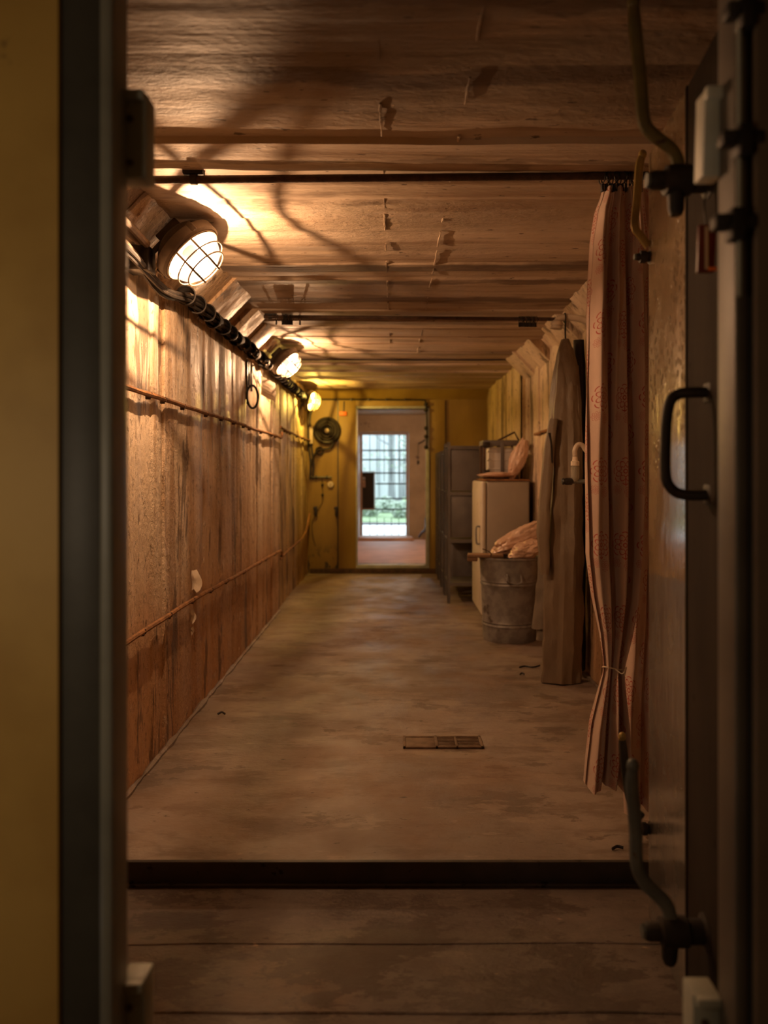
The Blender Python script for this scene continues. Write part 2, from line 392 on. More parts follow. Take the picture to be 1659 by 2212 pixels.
    def build(s, name, mat, parent=None, smooth=True, uv=None, fix=True):
        if fix: bmesh.ops.recalc_face_normals(s.bm, faces=s.bm.faces)
        me = bpy.data.meshes.new(name)
        if uv:
            lay = s.bm.loops.layers.uv.new('UVMap')
            for f in s.bm.faces:
                for l in f.loops: l[lay].uv = uv[l.vert]
        root = parent
        while root is not None and root.parent is not None: root = root.parent
        if root is not None: off = root.location.copy()
        else:
            xs = [v.co for v in s.bm.verts]
            off = Vector(((min(p.x for p in xs)+max(p.x for p in xs))/2, (min(p.y for p in xs)+max(p.y for p in xs))/2, min(p.z for p in xs)))
        bmesh.ops.translate(s.bm, verts=s.bm.verts, vec=-off)
        s.bm.to_mesh(me); s.bm.free()
        me.materials.append(mat)
        if smooth:
            me.shade_smooth(); me.set_sharp_from_angle(angle=math.radians(38))
        o = bpy.data.objects.new(name, me); C.objects.link(o)
        if parent is not None: o.parent = parent
        else: o.location = off
        return o
def tag(o, label, cat, group=None):
    o['label'] = label; o['category'] = cat
    if group: o['group'] = group
    return o
def thing(name, loc, label, cat, group=None):
    o = bpy.data.objects.new(name, None); C.objects.link(o); o.location = loc; o.empty_display_size = .05
    return tag(o, label, cat, group)
def struct(o): o['kind'] = 'structure'; return o
def copy_thing(root, loc, label=None, group=None):
    r = root.copy(); C.objects.link(r); r.location = loc
    if label: r['label'] = label
    if group: r['group'] = group
    for ch in list(root.children):
        c = ch.copy(); C.objects.link(c); c.parent = r
        for g in list(ch.children):
            d = g.copy(); C.objects.link(d); d.parent = c
    return r
def smoothpath(pts, n=6):
    """Catmull-Rom through pts"""
    P = [Vector(p) for p in pts]; P = [P[0]*2-P[1]]+P+[P[-1]*2-P[-2]]; out = []
    for i in range(1, len(P)-2):
        a, b, c, d = P[i-1:i+3]
        for k in range(n):
            t = k/n
            out.append(.5*((2*b)+(c-a)*t+(2*a-5*b+4*c-d)*t*t+(3*b-a-3*c+d)*t**3))
    out.append(P[-2]); return out
def lerp_table(tab, t):
    for (a, *A), (b, *B) in zip(tab, tab[1:]):
        if t <= b:
            k = max(0, (t-a)/(b-a)); return [p+(q-p)*k for p, q in zip(A, B)]
    return list(tab[-1][1:])

# ------------------------------------------------------------------ the setting
ZC = H+1.04; XL, XR = -1.07, 1.22; YN, YS, YE = 1.39, 7.3, 9.95        # ceiling height, walls, segment joint, end wall
ZH = ZC-.16
b = MB(); b.box((XL-.3, 2.6, -.25), (XR+.3, YE+.3, 0)); struct(b.build('floor', M['floor'], smooth=False))
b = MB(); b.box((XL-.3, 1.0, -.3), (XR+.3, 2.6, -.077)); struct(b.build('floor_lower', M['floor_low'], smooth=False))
# steel nosing on the step, a long angle with a ragged lower lip
b = MB(); b.box((XL, 2.588, -.077), (XR, 2.606, .002), .003); b.box((XL, 2.575, -.077), (XR, 2.59, -.066), .002)
struct(b.build('trim_1', M['dark_steel']))
b = MB()
for y, zz in ((2.27, .003), (1.98, .004)):                                # raised screed joints across the lower floor
    pts = [(x, y+.012*noise.noise(Vector((x*3, y, 0))), -.077) for x in [XL+i*.06 for i in range(int((XR-XL)/.06))]]
    b.tube(pts, zz, 5)
j = b.build('floor_joint', M['floor_low'], bpy.data.objects['floor_lower'])

def strip_edges(a, c, lo, hi, rnd):
    e = [a]
    while e[-1] < c-hi: e.append(e[-1]+rnd.uniform(lo, hi))
    e.append(c); return e
def board_wall(name, x, side, y0, y1, z1, mat, seed, amp=.007, thick=.25):
    """concrete cast against upright boards: every board left its own plane, the render over it is rough"""
    rnd = random.Random(seed); e = strip_edges(y0, y1, .09, .26, rnd); ys = []
    for p, q in zip(e, e[1:]):
        o = rnd.uniform(-amp, amp); n = max(3, int((q-p)/.03)); sm = rnd.uniform(.004, .014)
        for k in range(n+1):
            ys.append((p+sm/2+(q-p-sm)*k/n, o, .35*math.sin(PI*k/n)*amp))
    z0 = 0 if y0 > 2.5 else -.2; nz = int((z1-z0)/.045); rows = []
    for iz in range(nz+1):
        z = z0+(z1-z0)*iz/nz; row = []
        for y, o, bow in ys:
            f = o+bow+.006*noise.noise(Vector((y*1.7, z*.5, seed)))+.005*noise.noise(Vector((y*6, z*2.2, seed+3)))+.0035*noise.noise(Vector((y*17, z*7, seed+7)))
            f = max(-.016, min(.012, f)); row.append((x-side*f, y, z))
        row[0] = (row[0][0], y0, z); row[-1] = (row[-1][0], y1, z); rows.append(row)
    b = MB(); b.grid(rows); b.box((x+side*.017, y0, z0), (x+side*thick, y1, z1))
    return struct(b.build(name, mat))
wl = board_wall('wall_left', XL, -1, 2.6, YS, ZC, M['wall'], 3)
board_wall('wall_left_lobby', XL, -1, YN, 2.6, ZC, M['wall'], 5)
wlf = board_wall('wall_left_end', XL-.025, -1, YS, YE, ZC, M['wall_far'], 11, .009)
wr = board_wall('wall_right', XR, 1, 2.6, YS, ZC, M['wall_r'], 21, .008)
board_wall('wall_right_lobby', XR, 1, YN, 2.6, ZC, M['wall_r'], 22)
wrf = board_wall('wall_right_end', XR-.05, 1, YS, YE, ZC, M['wall_far'], 23, .012)
# ceiling: boards ran across the corridor
def board_ceiling(name, y0, y1, seed, lo, hi, mat):
    rnd = random.Random(seed); e = strip_edges(y0, y1, .1, .25, rnd); ys = []
    for p, q in zip(e, e[1:]):
        o = rnd.uniform(lo, hi); n = max(3, int((q-p)/.03)); sm = rnd.uniform(.004, .012)
        for k in range(n+1): ys.append((p+sm/2+(q-p-sm)*k/n, o+rnd.uniform(-.001, .001)))
    nx = 56; rows = []
    for y, o in ys:
        rows.append([(x, y, ZC+max(-.04, min(.014, o+.006*noise.noise(Vector((x*.7, y*2, seed)))+.004*noise.noise(Vector((x*3, y*9, seed+2)))+.002*noise.noise(Vector((x*9, y*22, seed+5)))))) for x in [XL-.03+(XR-XL+.06)*k/nx for k in range(nx+1)]])
    rows[0] = [(x, y0, z) for x, y, z in rows[0]]; rows[-1] = [(x, y1, z) for x, y, z in rows[-1]]
    b = MB(); b.grid(rows); b.box((XL-.3, y0, ZC+.016), (XR+.3, y1, ZC+.25)); return struct(b.build(name, mat))
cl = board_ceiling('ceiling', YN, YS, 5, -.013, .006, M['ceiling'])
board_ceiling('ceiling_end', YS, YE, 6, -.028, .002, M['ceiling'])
b = MB()                                                                # fins left at the butt joints of the boards
for x in (-.04, .2):
    y = 1.6
    while y < 7:
        L = R.uniform(.1, .3); pts = [(x+.004*noise.noise(Vector((0, (y+L*k/6)*9, x))), y+L*k/6, ZC-.004) for k in range(7)]
        b.tube(pts, [R.uniform(.002, .0055) for _ in pts], 5); y += L+R.uniform(.02, .25)
b.build('board_fin', M['ceiling'], cl)
b = MB(); pts = []; rr = []
y = 2.62
while y < YS:
    pts.append((XL+.012+.006*noise.noise(Vector((y*7, 1, 0))), y, .004)); rr.append(max(.004, .014+.014*noise.noise(Vector((y*5, 0, 4)))+.008*noise.noise(Vector((y*21, 0, 4))))); y += .03
b.tube(pts, rr, 6); b.build('mortar_fillet', M['floor'], wl)
b = MB(); pts = []; rr = []; y = 2.62
while y < YS:
    pts.append((XR-.012, y, .004)); rr.append(max(.004, .012+.014*noise.noise(Vector((y*5, 9, 4))))); y += .03
b.tube(pts, rr, 6); b.build('mortar_fillet', M['floor'], wr)
# haunches between walls and ceiling
def haunch(name, x, side, segs, mat, a=.16):
    b = MB()
    for y0, y1, o in segs:
        k = o*1.414
        b.prism([(x-side*0, ZC-a-k), (x-side*(a+k), ZC+.005), (x+side*.05, ZC+.005), (x+side*.05, ZC-a-k)], 1, y0, y1)
    return struct(b.build(name, mat, smooth=False))
haunch('trim_2', XL, -1, [(YN, 2.9, 0), (2.9, 3.9, .004), (3.9, 4.25, .026), (4.25, 4.7, .042), (4.7, 5.05, -.03), (5.05, 5.32, .034), (5.32, 5.5, .01), (5.5, 5.82, .03), (5.82, 6.08, -.036), (6.08, YS, 0)], M['wall'])
haunch('trim_3', XR, 1, [(YN, 4.3, 0), (4.3, 4.75, .02), (4.75, 5.15, .0), (5.15, 5.5, .035), (5.5, 5.75, .01), (5.75, 6.15, -.035), (6.15, 6.6, .03), (6.6, 6.85, .015), (6.85, YS, .04)], M['wall_r'], .14)
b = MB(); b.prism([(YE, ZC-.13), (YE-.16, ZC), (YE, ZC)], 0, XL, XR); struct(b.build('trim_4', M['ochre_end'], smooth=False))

# anteroom round the camera, front wall with the doorway
FY = 1.25; DL, DR = -.446, .541; DT = 2.26
def wall_with_hole(name, y0, y1, x0, x1, z0, z1, hx0, hx1, hz0, hz1, mat):
    b = MB(); b.box((x0, y0, z0), (hx0, y1, z1)); b.box((hx1, y0, z0), (x1, y1, z1))
    b.box((hx0, y0, hz1), (hx1, y1, z1))
    if hz0 > z0: b.box((hx0, y0, z0), (hx1, y1, hz0))
    return struct(b.build(name, mat, smooth=False))
wall_with_hole('wall_front', FY-.01, 1.38, -1.75, 1.75, -.1, 2.7, -.53, DR+.04, -.1, DT+.06, M['ochre'])
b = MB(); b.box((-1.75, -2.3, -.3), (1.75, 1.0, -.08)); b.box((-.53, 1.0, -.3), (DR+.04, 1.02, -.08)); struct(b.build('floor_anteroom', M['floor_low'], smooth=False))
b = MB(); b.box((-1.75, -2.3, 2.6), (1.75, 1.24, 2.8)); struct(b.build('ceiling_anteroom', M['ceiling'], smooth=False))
b = MB(); b.box((-1.85, -2.3, -.1), (-1.75, 1.38, 2.7)); struct(b.build('wall_anteroom_left', M['ochre'], smooth=False))
b = MB(); b.box((1.75, -2.3, -.1), (1.85, 1.38, 2.7)); struct(b.build('wall_anteroom_right', M['ochre'], smooth=False))
b = MB(); b.box((-1.75, -2.4, -.1), (1.75, -2.3, 2.7)); struct(b.build('wall_back', M['ochre'], smooth=False))
# steel frame of the near doorway
fr = bpy.data.objects.new('door_1', None); C.objects.link(fr); fr.location = (0, FY, -.077); struct(fr)
def jamb(xin, sgn, wid, mt='steel_grey'):
    b = MB()
    b.box((xin, FY-.004, -.077), (xin-sgn*.022, 1.32, DT), .006, 3)         # reveal leg, rolled front edge
    j_ = b.build('jamb', M[mt], fr)
    b = MB(); b.box((xin-sgn*(.019 if sgn > 0 else .004), FY-.002, -.077), (xin-sgn*wid, 1.272, DT), .004); b.build('front_flange', M['steel_dark'], j_)
    return j_
jamb(DL, 1, .084); jr = jamb(DR, -1, .039, 'steel_brown')
b = MB(); b.box((DR+.021, FY-.03, -.077), (DR+.16, FY-.012, DT), .004); b.build('side_plate', M['brown_plate'], jr)
b = MB(); b.box((DL, FY, DT-.02), (DR, 1.32, DT+.05), .004); b.build('head', M['steel_grey'], fr)
def lug(px0, px1, py0, py1, d, mat, dep=.05):
    a, c = at(px0, py0, d), at(px1, py1, d); b = MB()
    b.box((a.x, d, c.z), (c.x, d+dep, a.z), .004)
    b.box((a.x+.004, d-.012, a.z-.016), (c.x-.002, d+.002, a.z), .003)       # folded top lip
    l = b.build('keeper_lug', mat, fr)
    for zz in (a.z-.045, c.z+.025):
        q = MB(Matrix.Translation(((a.x+c.x)/2-.004, d, zz)) @ Matrix.Rotation(PI/2, 4, 'X')); q.lathe([(.006, 0), (.006, .003), (.003, .005), (0, .005)], n=10)
        q.build('rivet', M['rust_dark'], l)
    return l
lug(257, 316, 198, 384, 1.31, M['steel_lug']); lug(257, 313, 2118, 2330, 1.31, M['steel_lug'])
a, c = at(1518, 192, 1.31), at(1578, 380, 1.31); b = MB()
b.hexa([(a.x, 1.31, c.z), (c.x-.012, 1.31, c.z), (c.x-.012, 1.352, c.z), (a.x, 1.352, c.z), (a.x+.004, 1.31, a.z), (c.x, 1.31, a.z), (c.x, 1.352, a.z), (a.x+.004, 1.352, a.z)], .004)
b.box((a.x+.002, 1.296, a.z-.02), (c.x, 1.312, a.z), .003)
l = b.build('keeper_lug', M['white_lug'], fr); l['label'] = 'white painted keeper lug'
lug(1497, 1556, 2150, 2340, 1.31, M['steel_lug'])
# locking rod with clamps on the right jamb
lock = thing('locking_rod', (.572, 1.235, 1.4), 'black vertical locking rod with clamp brackets on the dark right door jamb', 'rod')
b = MB(); p, q = at(1597, -60, 1.232), at(1597, 640, 1.232); b.tube([p, q], .004, 8); b.build('rod', M['steel_lug'], lock)
for px, py, wdt in ((1612, 20, .03), (1606, 297, .034), (1590, 478, .034)):
    p = at(px, py, 1.225); b = MB()
    b.box((p.x-wdt, 1.218, p.z-.012), (p.x+wdt, 1.248, p.z+.012), .006); b.box((p.x-.011, 1.212, p.z-.03), (p.x+.011, 1.246, p.z+.02), .005)
    cb = b.build('clamp', M['black_iron'], lock)
    b = MB(); b.tube([(p.x-wdt*.6, 1.214, p.z), (p.x-wdt*.6, 1.222, p.z)], .008, 6, up=(0, 0, 1)); b.build('bolt', M['dark_steel'], cb)

# ------------------------------------------------------------------ far end wall with its doorway
EL, ER, EB, ET = -.48, .41, .093, 2.077
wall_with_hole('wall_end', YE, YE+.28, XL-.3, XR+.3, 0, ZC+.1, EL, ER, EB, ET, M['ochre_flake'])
fr2 = bpy.data.objects.new('door_2', None); C.objects.link(fr2); fr2.location = ((EL+ER)/2, YE, 0); struct(fr2)
b = MB()
b.box((EL-.225, YE-.03, .0), (EL-.006, YE, ET+.11), .006); b.box((ER+.03, YE-.03, .0), (ER+.23, YE, ET+.11), .006); b.box((EL-.006, YE-.03, ET+.03), (ER+.03, YE, ET+.11), .006)
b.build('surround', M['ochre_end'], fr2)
for x_ in (EL-.233, ER+.234):
    b = MB(); b.box((x_-.007, YE-.012, .05), (x_+.007, YE-.0005, ET+.1)); b.build('dark_seam', M['black'], fr2)
b = MB(); b.box((XL+.01, YE-.05, 0), (XR-.06, YE-.031, .06), .004); struct(b.build('baseboard_end', M['rust_dark']))
b = MB()
for x0, x1 in ((EL-.006, EL+.012), (ER-.012, ER+.03)): b.box((x0, YE-.045, EB), (x1, YE+.1, ET+.03), .004)
b.box((EL-.006, YE-.045, ET), (ER+.03, YE+.1, ET+.03), .004); b.box((EL-.006, YE-.045, EB-.03), (ER+.03, YE+.1, EB+.012), .004)
b.build('steel_frame', M['steel_lug'], fr2)

# lobby beyond and the outer wall
YO = 14.5
b = MB(); b.box((-1.6, YE+.28, -.2), (1.6, YO+.5, .05)); struct(b.build('floor_lobby', M['lobby_floor'], smooth=False))
b = MB(); b.box((-1.6, YE+.28, ZC), (1.6, YO+.4, ZC+.3)); struct(b.build('ceiling_lobby', M['lobby'], smooth=False))
b = MB(); b.box((-1.9, YE+.28, 0), (-1.5, YO, ZC)); struct(b.build('wall_lobby_left', M['lobby'], smooth=False))
b = MB(); b.box((.78, YE+.28, 0), (1.6, YO, ZC)); struct(b.build('wall_lobby_right', M['lobby'], smooth=False))
GL, GR, GB, GT = -.592, .215, .06, 1.96
wall_with_hole('wall_outer', YO, YO+.35, -3, 3, -.1, ZC+.9, GL-.05, GR+.05, GB, GT+.05, M['lobby'])
b = MB(); b.box((GL-.12, YO-.5, .05), (GR+.12, YO-.01, .1), .01); struct(b.build('trim_5', M['lobby_floor']))
# barred gate
gate = thing('barred_gate', ((GL+GR)/2, YO+.1, GB), 'dark barred gate in the lit outer doorway at the far end', 'gate')
b = MB()
for x0, x1 in ((GL-.045, GL), (GR, GR+.045)): b.box((x0, YO+.06, GB), (x1, YO+.13, GT+.045), .006)
b.box((GL, YO+.06, GT), (GR, YO+.13, GT+.045), .006); b.build('gate_frame', M['gate_frame'], gate)
def gz(py): return at(0, py, YO+.1).z
for py in (973, 993, 1022, 1045, 1077, 1100, 1132, 1158):
    b = MB(); x0 = GL if py not in (1045, 1077) else GL+.24
    b.box((x0, YO+.085, gz(py)-.013), (GR, YO+.105, gz(py)+.013), .003); b.build('rail', M['gate'], gate)
for k in range(1, 6):
    x = GL+.1345*k
    for z0, z1 in ((GB, gz(1118)), (gz(1040) if k > 1 else gz(1018), GT)):
        b = MB(); b.tube([(x, YO+.108, z0), (x, YO+.108, z1)], .006, 6); b.build('bar', M['gate'], gate)
b = MB(); p, q = at(781, 1020, YO+.06), at(808, 1099, YO+.06); b.box((p.x, YO+.062, q.z), (q.x, YO+.082, p.z), .004); lp = b.build('lock_plate', M['door_dark'], gate)
b = MB(); p, q = at(779, 1018, YO+.06), at(810, 1101, YO+.06)
for (x0, x1, z0, z1) in ((p.x, q.x, p.z-.012, p.z), (p.x, q.x, q.z, q.z+.02), (q.x-.015, q.x, q.z, p.z)): b.box((x0, YO+.05, z0), (x1, YO+.066, z1), .003)
b.build('plate_rim', M['gate_frame'], lp)
p = at(786, 1033, YO+.05); b = MB(Matrix.Translation(p) @ Matrix.Rotation(PI/2, 4, 'X')); b.lathe([(.012, -.02), (.022, -.02), (.022, .004), (.012, .004)], n=14, cap=False); b.build('keyhole_ring', M['canister'], lp)
p, q = at(783, 1037, YO+.05), at(789, 1053, YO+.05); b = MB(); b.box((p.x, YO+.04, q.z), (q.x, YO+.062, p.z), .004); b.build('latch', M['gate_frame'], lp)
# rusty open leaf of the outer door, seen edge on at the left
b = MB(); b.box((-.672, YO-.85, .052), (-.636, YO-.03, 1.93), .008); lf = b.build('outer_door', M['gate_frame'])
tag(lf, 'rust orange open door leaf beside the barred gate, edge on', 'door')

# ------------------------------------------------------------------ outside
b = MB(); b.box((-40, YO+.35, -.25), (40, 90, 0)); struct(b.build('ground', M['ground'], smooth=False))
b = MB(); rows = [[(x+.3*noise.noise(Vector((x, y, 0))), y, .02+.03*max(0, (y-20)/10)+.05*noise.noise(Vector((x, y*2, 3)))) for x in [-12+i*.6 for i in range(41)]] for y in [19.6+j*.8 for j in range(30)]]
b.grid(rows); struct(b.build('ground_grass', M['grass'], fix=False))
def bush(px, d, r, label):
    p = at(px, 1018, d); root = thing('bush', (p.x, d, .05), label, 'bush'); rr = random.Random(px)
    b = MB()
    for k in range(6):
        a = rr.uniform(0, 6.28); b.tube([(p.x, d, .05), (p.x+.5*r*math.cos(a), d+.5*r*math.sin(a), r*1.1)], [.02, .006], 5)
    b.build('stem', M['bark'], root); b = MB()
    for k in range(900):
        v = Vector((rr.gauss(0, 1), rr.gauss(0, 1), rr.gauss(0, 1))).normalized()*r*rr.uniform(.4, 1); c = Vector((p.x, d, r*.75))+Vector((v.x, v.y, v.z*.8))
        if c.z < .06: continue
        n1 = Vector((rr.gauss(0, 1), rr.gauss(0, 1), rr.gauss(0, 1))).normalized(); n2 = n1.orthogonal().normalized(); s = rr.uniform(.04, .08)
        b.f([b.v(c-n1*s), b.v(c+n2*s*.5), b.v(c+n1*s), b.v(c-n2*s*.5)])
    o = b.build('foliage', M['leaf'], root, smooth=False, fix=False); o['kind'] = 'stuff'
bush(798, 22, .34, 'low green bush outside the gate, at its lower left'); bush(832, 24, .34, 'low green bush outside the gate, below its middle')
bush(868, 21.4, .3, 'low green bush outside the gate, at its lower right')
def tree(px, d, r, label, crown):
    p = at(px, 1018, d); root = thing('tree', (p.x, d, 0), label, 'tree'); rr = random.Random(px)
    b = MB(); pts = [(p.x+.06*noise.noise(Vector((px, k, 0))), d+.05*noise.noise(Vector((0, k, px))), k*.7) for k in range(13)]
    b.tube(pts, [r*(1.25 if k == 0 else 1-.04*k) for k in range(13)], 10); b.build('trunk', M['bark'], root)
    for k in range(9):
        b = MB(); z = rr.uniform(1.6, 7); a = rr.uniform(0, 6.28); L = rr.uniform(.6, 1.4)
        b.tube([(p.x, d, z), (p.x+L*.5*math.cos(a), d+L*.5*math.sin(a), z+.2), (p.x+L*math.cos(a), d+L*math.sin(a), z+.5)], [.03, .02, .006], 5); b.build('branch', M['bark'], root)
    b = MB()
    for k in range(crown):
        z = rr.uniform(1.3, 8.5); a = rr.uniform(0, 6.28); q = rr.uniform(.15, 1.5); c = Vector((p.x+q*math.cos(a), d+q*math.sin(a), z))
        n1 = Vector((rr.gauss(0, 1), rr.gauss(0, 1), rr.gauss(0, 1))).normalized(); n2 = n1.orthogonal().normalized(); s = rr.uniform(.05, .1)
        b.f([b.v(c-n1*s), b.v(c+n2*s*.5), b.v(c+n1*s), b.v(c-n2*s*.5)])
    o = b.build('foliage', M['leaf'], root, smooth=False, fix=False); o['kind'] = 'stuff'
tree(846, 27.2, .13, 'slim pale trunk outside, right of the concrete slab', 700); tree(861, 32.5, .13, 'thin tree outside, second from the gate\'s right post', 900); tree(874, 37, .14, 'thin leafy tree outside, beside the gate\'s right post', 900)
b = MB()
poly = [(-3.6, 0), (-.28, 0), (-.3, 3.4), (-3.6, 3.4)]
b.prism(poly, 1, 28.6, 29.2, .04)
for k in range(5): b.box((-3.4+k*.72, 28.52, .3), (-3.4+k*.72+.66, 28.62, 3.2), .03)
o = b.build('concrete_slab_wall', M['outer_concrete']); tag(o, 'blue grey concrete slab wall standing outside behind the gate', 'wall')

# ------------------------------------------------------------------ caged lamps
def caged_lamp(pos, axis, roll, sz, watt, col, label, yellow, arms):
    ax = Vector(axis).normalized(); pos = Vector(pos)
    ref = Vector(roll); xa = (ref-ax*ref.dot(ax)).normalized(); ya = ax.cross(xa)
    X = Matrix(((xa.x, ya.x, ax.x, pos.x), (xa.y, ya.y, ax.y, pos.y), (xa.z, ya.z, ax.z, pos.z), (0, 0, 0, 1))) @ Matrix.Scale(sz, 4)
    root = thing('caged_lamp', pos, label, 'lamp', 'caged lamps on the left haunch')
    b = MB(X); b.lathe([(.0, -.078), (.075, -.078), (.085, -.07), (.1, -.058), (.108, -.04), (.118, -.03), (.13, -.028), (.13, .006), (.122, .014), (.115, .014), (.112, .008), (.112, -.012), (.0, -.012)], n=40)
    for k in range(3):
        a = k*2*PI/3+.5; b.box((.118*math.cos(a)-.016, .118*math.sin(a)-.016, -.034), (.118*math.cos(a)+.016, .118*math.sin(a)+.016, .006), .004)
    hs = b.build('housing', M['lamp_housing'], root)
    b = MB(X); b.box((-.03, -.05, -.125), (.03, .05, -.074), .006); b.box((.05, -.02, -.12), (.1, .02, -.062), .004); b.build('terminal_box', M['lamp_housing'], root)
    b = MB(X); b.box((.035, -.085, -.105), (.07, -.045, -.06), .004); b.tube([(.0, -.05, -.1), (-.0, -.1, -.098), (-.02, -.16, -.1)], .011, 8); b.build('cable_gland', M['lamp_dark'], root)
    b = MB(X); b.lathe([(.111, -.008), (.07, -.0105), (0, -.0105)], n=32, cap=False); b.build('reflector', M['reflector'], root)
    b = MB(X); b.lathe([(.0, -.01), (.026, -.01), (.026, .03), (.022, .034), (.0, .034)], n=20); b.build('bulb_socket', M['socket'], root)
    b = MB(X); b.lathe([(.014, .034), (.018, .04), (.027, .052), (.029, .064), (.022, .078), (.01, .086), (0, .087)], n=20, cap=False); b.build('bulb', M['bulb_y' if yellow else 'bulb'], root)
    b = MB(X); prof = [(.106*math.cos(t)**.7 if t < PI/2-.01 else 0, .002+.098*math.sin(t)) for t in [PI/2*k/10 for k in range(11)]]
    b.lathe(prof, n=40, cap=False); b.build('glass_dome', M['glass_y' if yellow else 'glass'], root)
    cg = MB(X); cg.tube([(.116*math.cos(a), .116*math.sin(a), .016) for a in [2*PI*k/36 for k in range(36)]], .0042, 6, True)
    cage = cg.build('cage_rim', M['wire'], root)
    def dome(r): return .006+.108*math.sqrt(max(0, 1-(r/.1165)**2.6))
    for rr in (.105, .083):
        q = MB(X); q.tube([(rr*math.cos(a), rr*math.sin(a), dome(rr)) for a in [2*PI*k/36 for k in range(36)]], .0028, 6, True); q.build('cage_ring', M['wire'], cage)
    for off, dr in ((-.036, 0), (.036, 0)):
        L = math.sqrt(.1165**2-off**2); pts = []
        for k in range(17):
            t = -L+2*L*k/16; r = min(.1164, math.hypot(t, off)); h = dome(r)
            pts.append((t, off, h) if dr == 0 else (off, t, h))
        q = MB(X); q.tube(pts, .0042, 6); q.build('cage_bar', M['wire'], cage)
    l = lamp_light('lamp_bulb_light', X @ Vector((0, 0, .066)), watt, col, .004)
    return root
caged_lamp(at(416, 550, 3.22)+Vector((-.012, 0, .01)), (.69, -.06, -.71), (0, 1, 0), 1.1, LAMP_W[0], LAMP_C[0], 'largest caged lamp, nearest on the left haunch, glowing white', False, 0)
caged_lamp(at(621, 785, 6.4)+Vector((-.012, 0, .01)), (.69, -.12, -.71), (0, 1, 0), 1.0, LAMP_W[1], LAMP_C[1], 'middle one of three caged lamps, above the paper tag', False, 0)
caged_lamp(at(679, 866, 9.1)+Vector((-.04, 0, 0)), (.93, -.22, -.28), (0, 1, 0), .95, LAMP_W[2], LAMP_C[2], 'farthest caged lamp, glowing yellow near the end wall', True, 0)

# ------------------------------------------------------------------ cable bundle with saddles along the haunch
ZB = H+.845
cb = thing('cable_bundle', (XL+.05, 5.8, ZB), 'dark bundle of cables under the left haunch below the lamps', 'cable')
for k in range(5):
    rr = random.Random(40+k); a = 2*PI*k/5; pts = []
    y = 2.7
    while y < 9.85:
        sag = -.035*math.exp(-((y-3.4)/.35)**2)*(1+.35*k)
        tw = a+y*1.2
        xo = (XL+.068) if y < YS else XL+.05
        pts.append((xo+.017*math.cos(tw), y, ZB+.017*math.sin(tw)+sag+.006*math.sin(y*3+k))); y += .1
    MB().tube(pts, .0095, 7).build('cable', M['cable_pale'] if k == 3 else M['cable'], cb)
y = 3.82
while y < 9.6:
    if abs(y-6.4) > .14 and abs(y-9.1) > .1:
        xo = (XL+.066) if y < YS else XL+.048; rr = .036
        s = MB(Matrix.Translation((xo, y, ZB)) @ Matrix.Rotation(PI/2, 4, 'X') @ Matrix.Rotation(R.uniform(-.2, .2), 4, 'Y'))
        s.lathe([(rr*.86, -.045), (rr*1.05, -.03), (rr*1.25, .03), (rr*1.36, .045), (rr*1.2, .047), (rr*.95, -.02)], n=16, cap=False)
        s.build('saddle', M['cable'], cb)
    y += .205 if y < 6 else .17
bk = MB(); bk.box((XL+.004, 3.1, ZB-.05), (XL+.1, 3.2, ZB+.05), .006); bk.build('clamp_block', M['black'], cb)
# thick cables entering at the near edge
nc = thing('conduit_pair', (XL+.06, 2.8, ZB+.04), 'two thick dusty cables running in beside the left jamb to the nearest lamp', 'cable')
for k in range(2):
    MB().tube(smoothpath([(XL+.055+.03*k, 2.3, ZB+.05), (XL+.06+.03*k, 2.8, ZB+.065), (XL+.07+.03*k, 3.08, ZB+.055-.01*k)], 6), .016, 9).build('cable', M['cable_pale'], nc)

# ------------------------------------------------------------------ rusty earth conductors on the left wall
def conductor(label, pts, group=None, r=.0115, seed=0, wallx=XL):
    rr = random.Random(seed); P = smoothpath(pts, 8); root = thing('earth_conductor', P[len(P)//2], label, 'conductor')
    P = [p+Vector((0, 0, .004*noise.noise(p*4))) for p in P]
    MB().tube(P, [r*(1+.2*noise.noise(p*25)) for p in P], 8).build('wire', M['rust'], root)
    d = 0; last = P[0]
    for p in P[1:]:
        d += (p-last).length; last = p
        if d > .3:
            d = rr.uniform(-.22, .16); b = MB()
            sg = 1 if wallx < 0 else -1
            b.box((wallx+sg*.013, p.y-.007, p.z-.02), (p.x+sg*.003, p.y+.007, p.z-.004), .002)
            b.box((p.x-.011, p.y-.008, p.z-.012), (p.x+.011, p.y+.008, p.z+.01), .004)
            b.build('clip', M['rust_dark'], root)
X1 = XL+.03; X2 = XL+.008
conductor('rusty conductor along the left wall at head height, near segment', [(X1, 2.5, H+.33), (X1, 3.15, H+.327), (X1, 4, H+.322), (X1, 5, H+.322), (X1, 5.9, H+.312), (X1, 6.9, H+.312), (X1, 7.2, H+.31), (X1, 7.27, H+.325), (X1, 7.29, H+.36)], seed=1)
conductor('rusty conductor along the left wall at head height, far segment', [(X2, 7.36, H+.415), (X2, 7.6, H+.405), (X2, 8.4, H+.39), (X2, 9.2, H+.385), (X2, 9.85, H+.385)], seed=2, wallx=XL-.025)
conductor('rusty conductor along the left wall at knee height, near segment', [(X1, 2.5, H-.66), (X1, 3.15, H-.664), (X1, 4.2, H-.665), (X1, 5.3, H-.69), (X1, 6.5, H-.71), (X1, 7.1, H-.722), (X1, 7.24, H-.735), (X1, 7.29, H-.79)], seed=3)
conductor('rusty conductor along the left wall at knee height, far segment', [(X2, 7.36, H-.82), (X2, 7.6, H-.80), (X2, 8.6, H-.78), (X2, 9.1, H-.77), (X2, 9.5, H-.70), (X2, 9.86, H-.53)], seed=4, wallx=XL-.025)
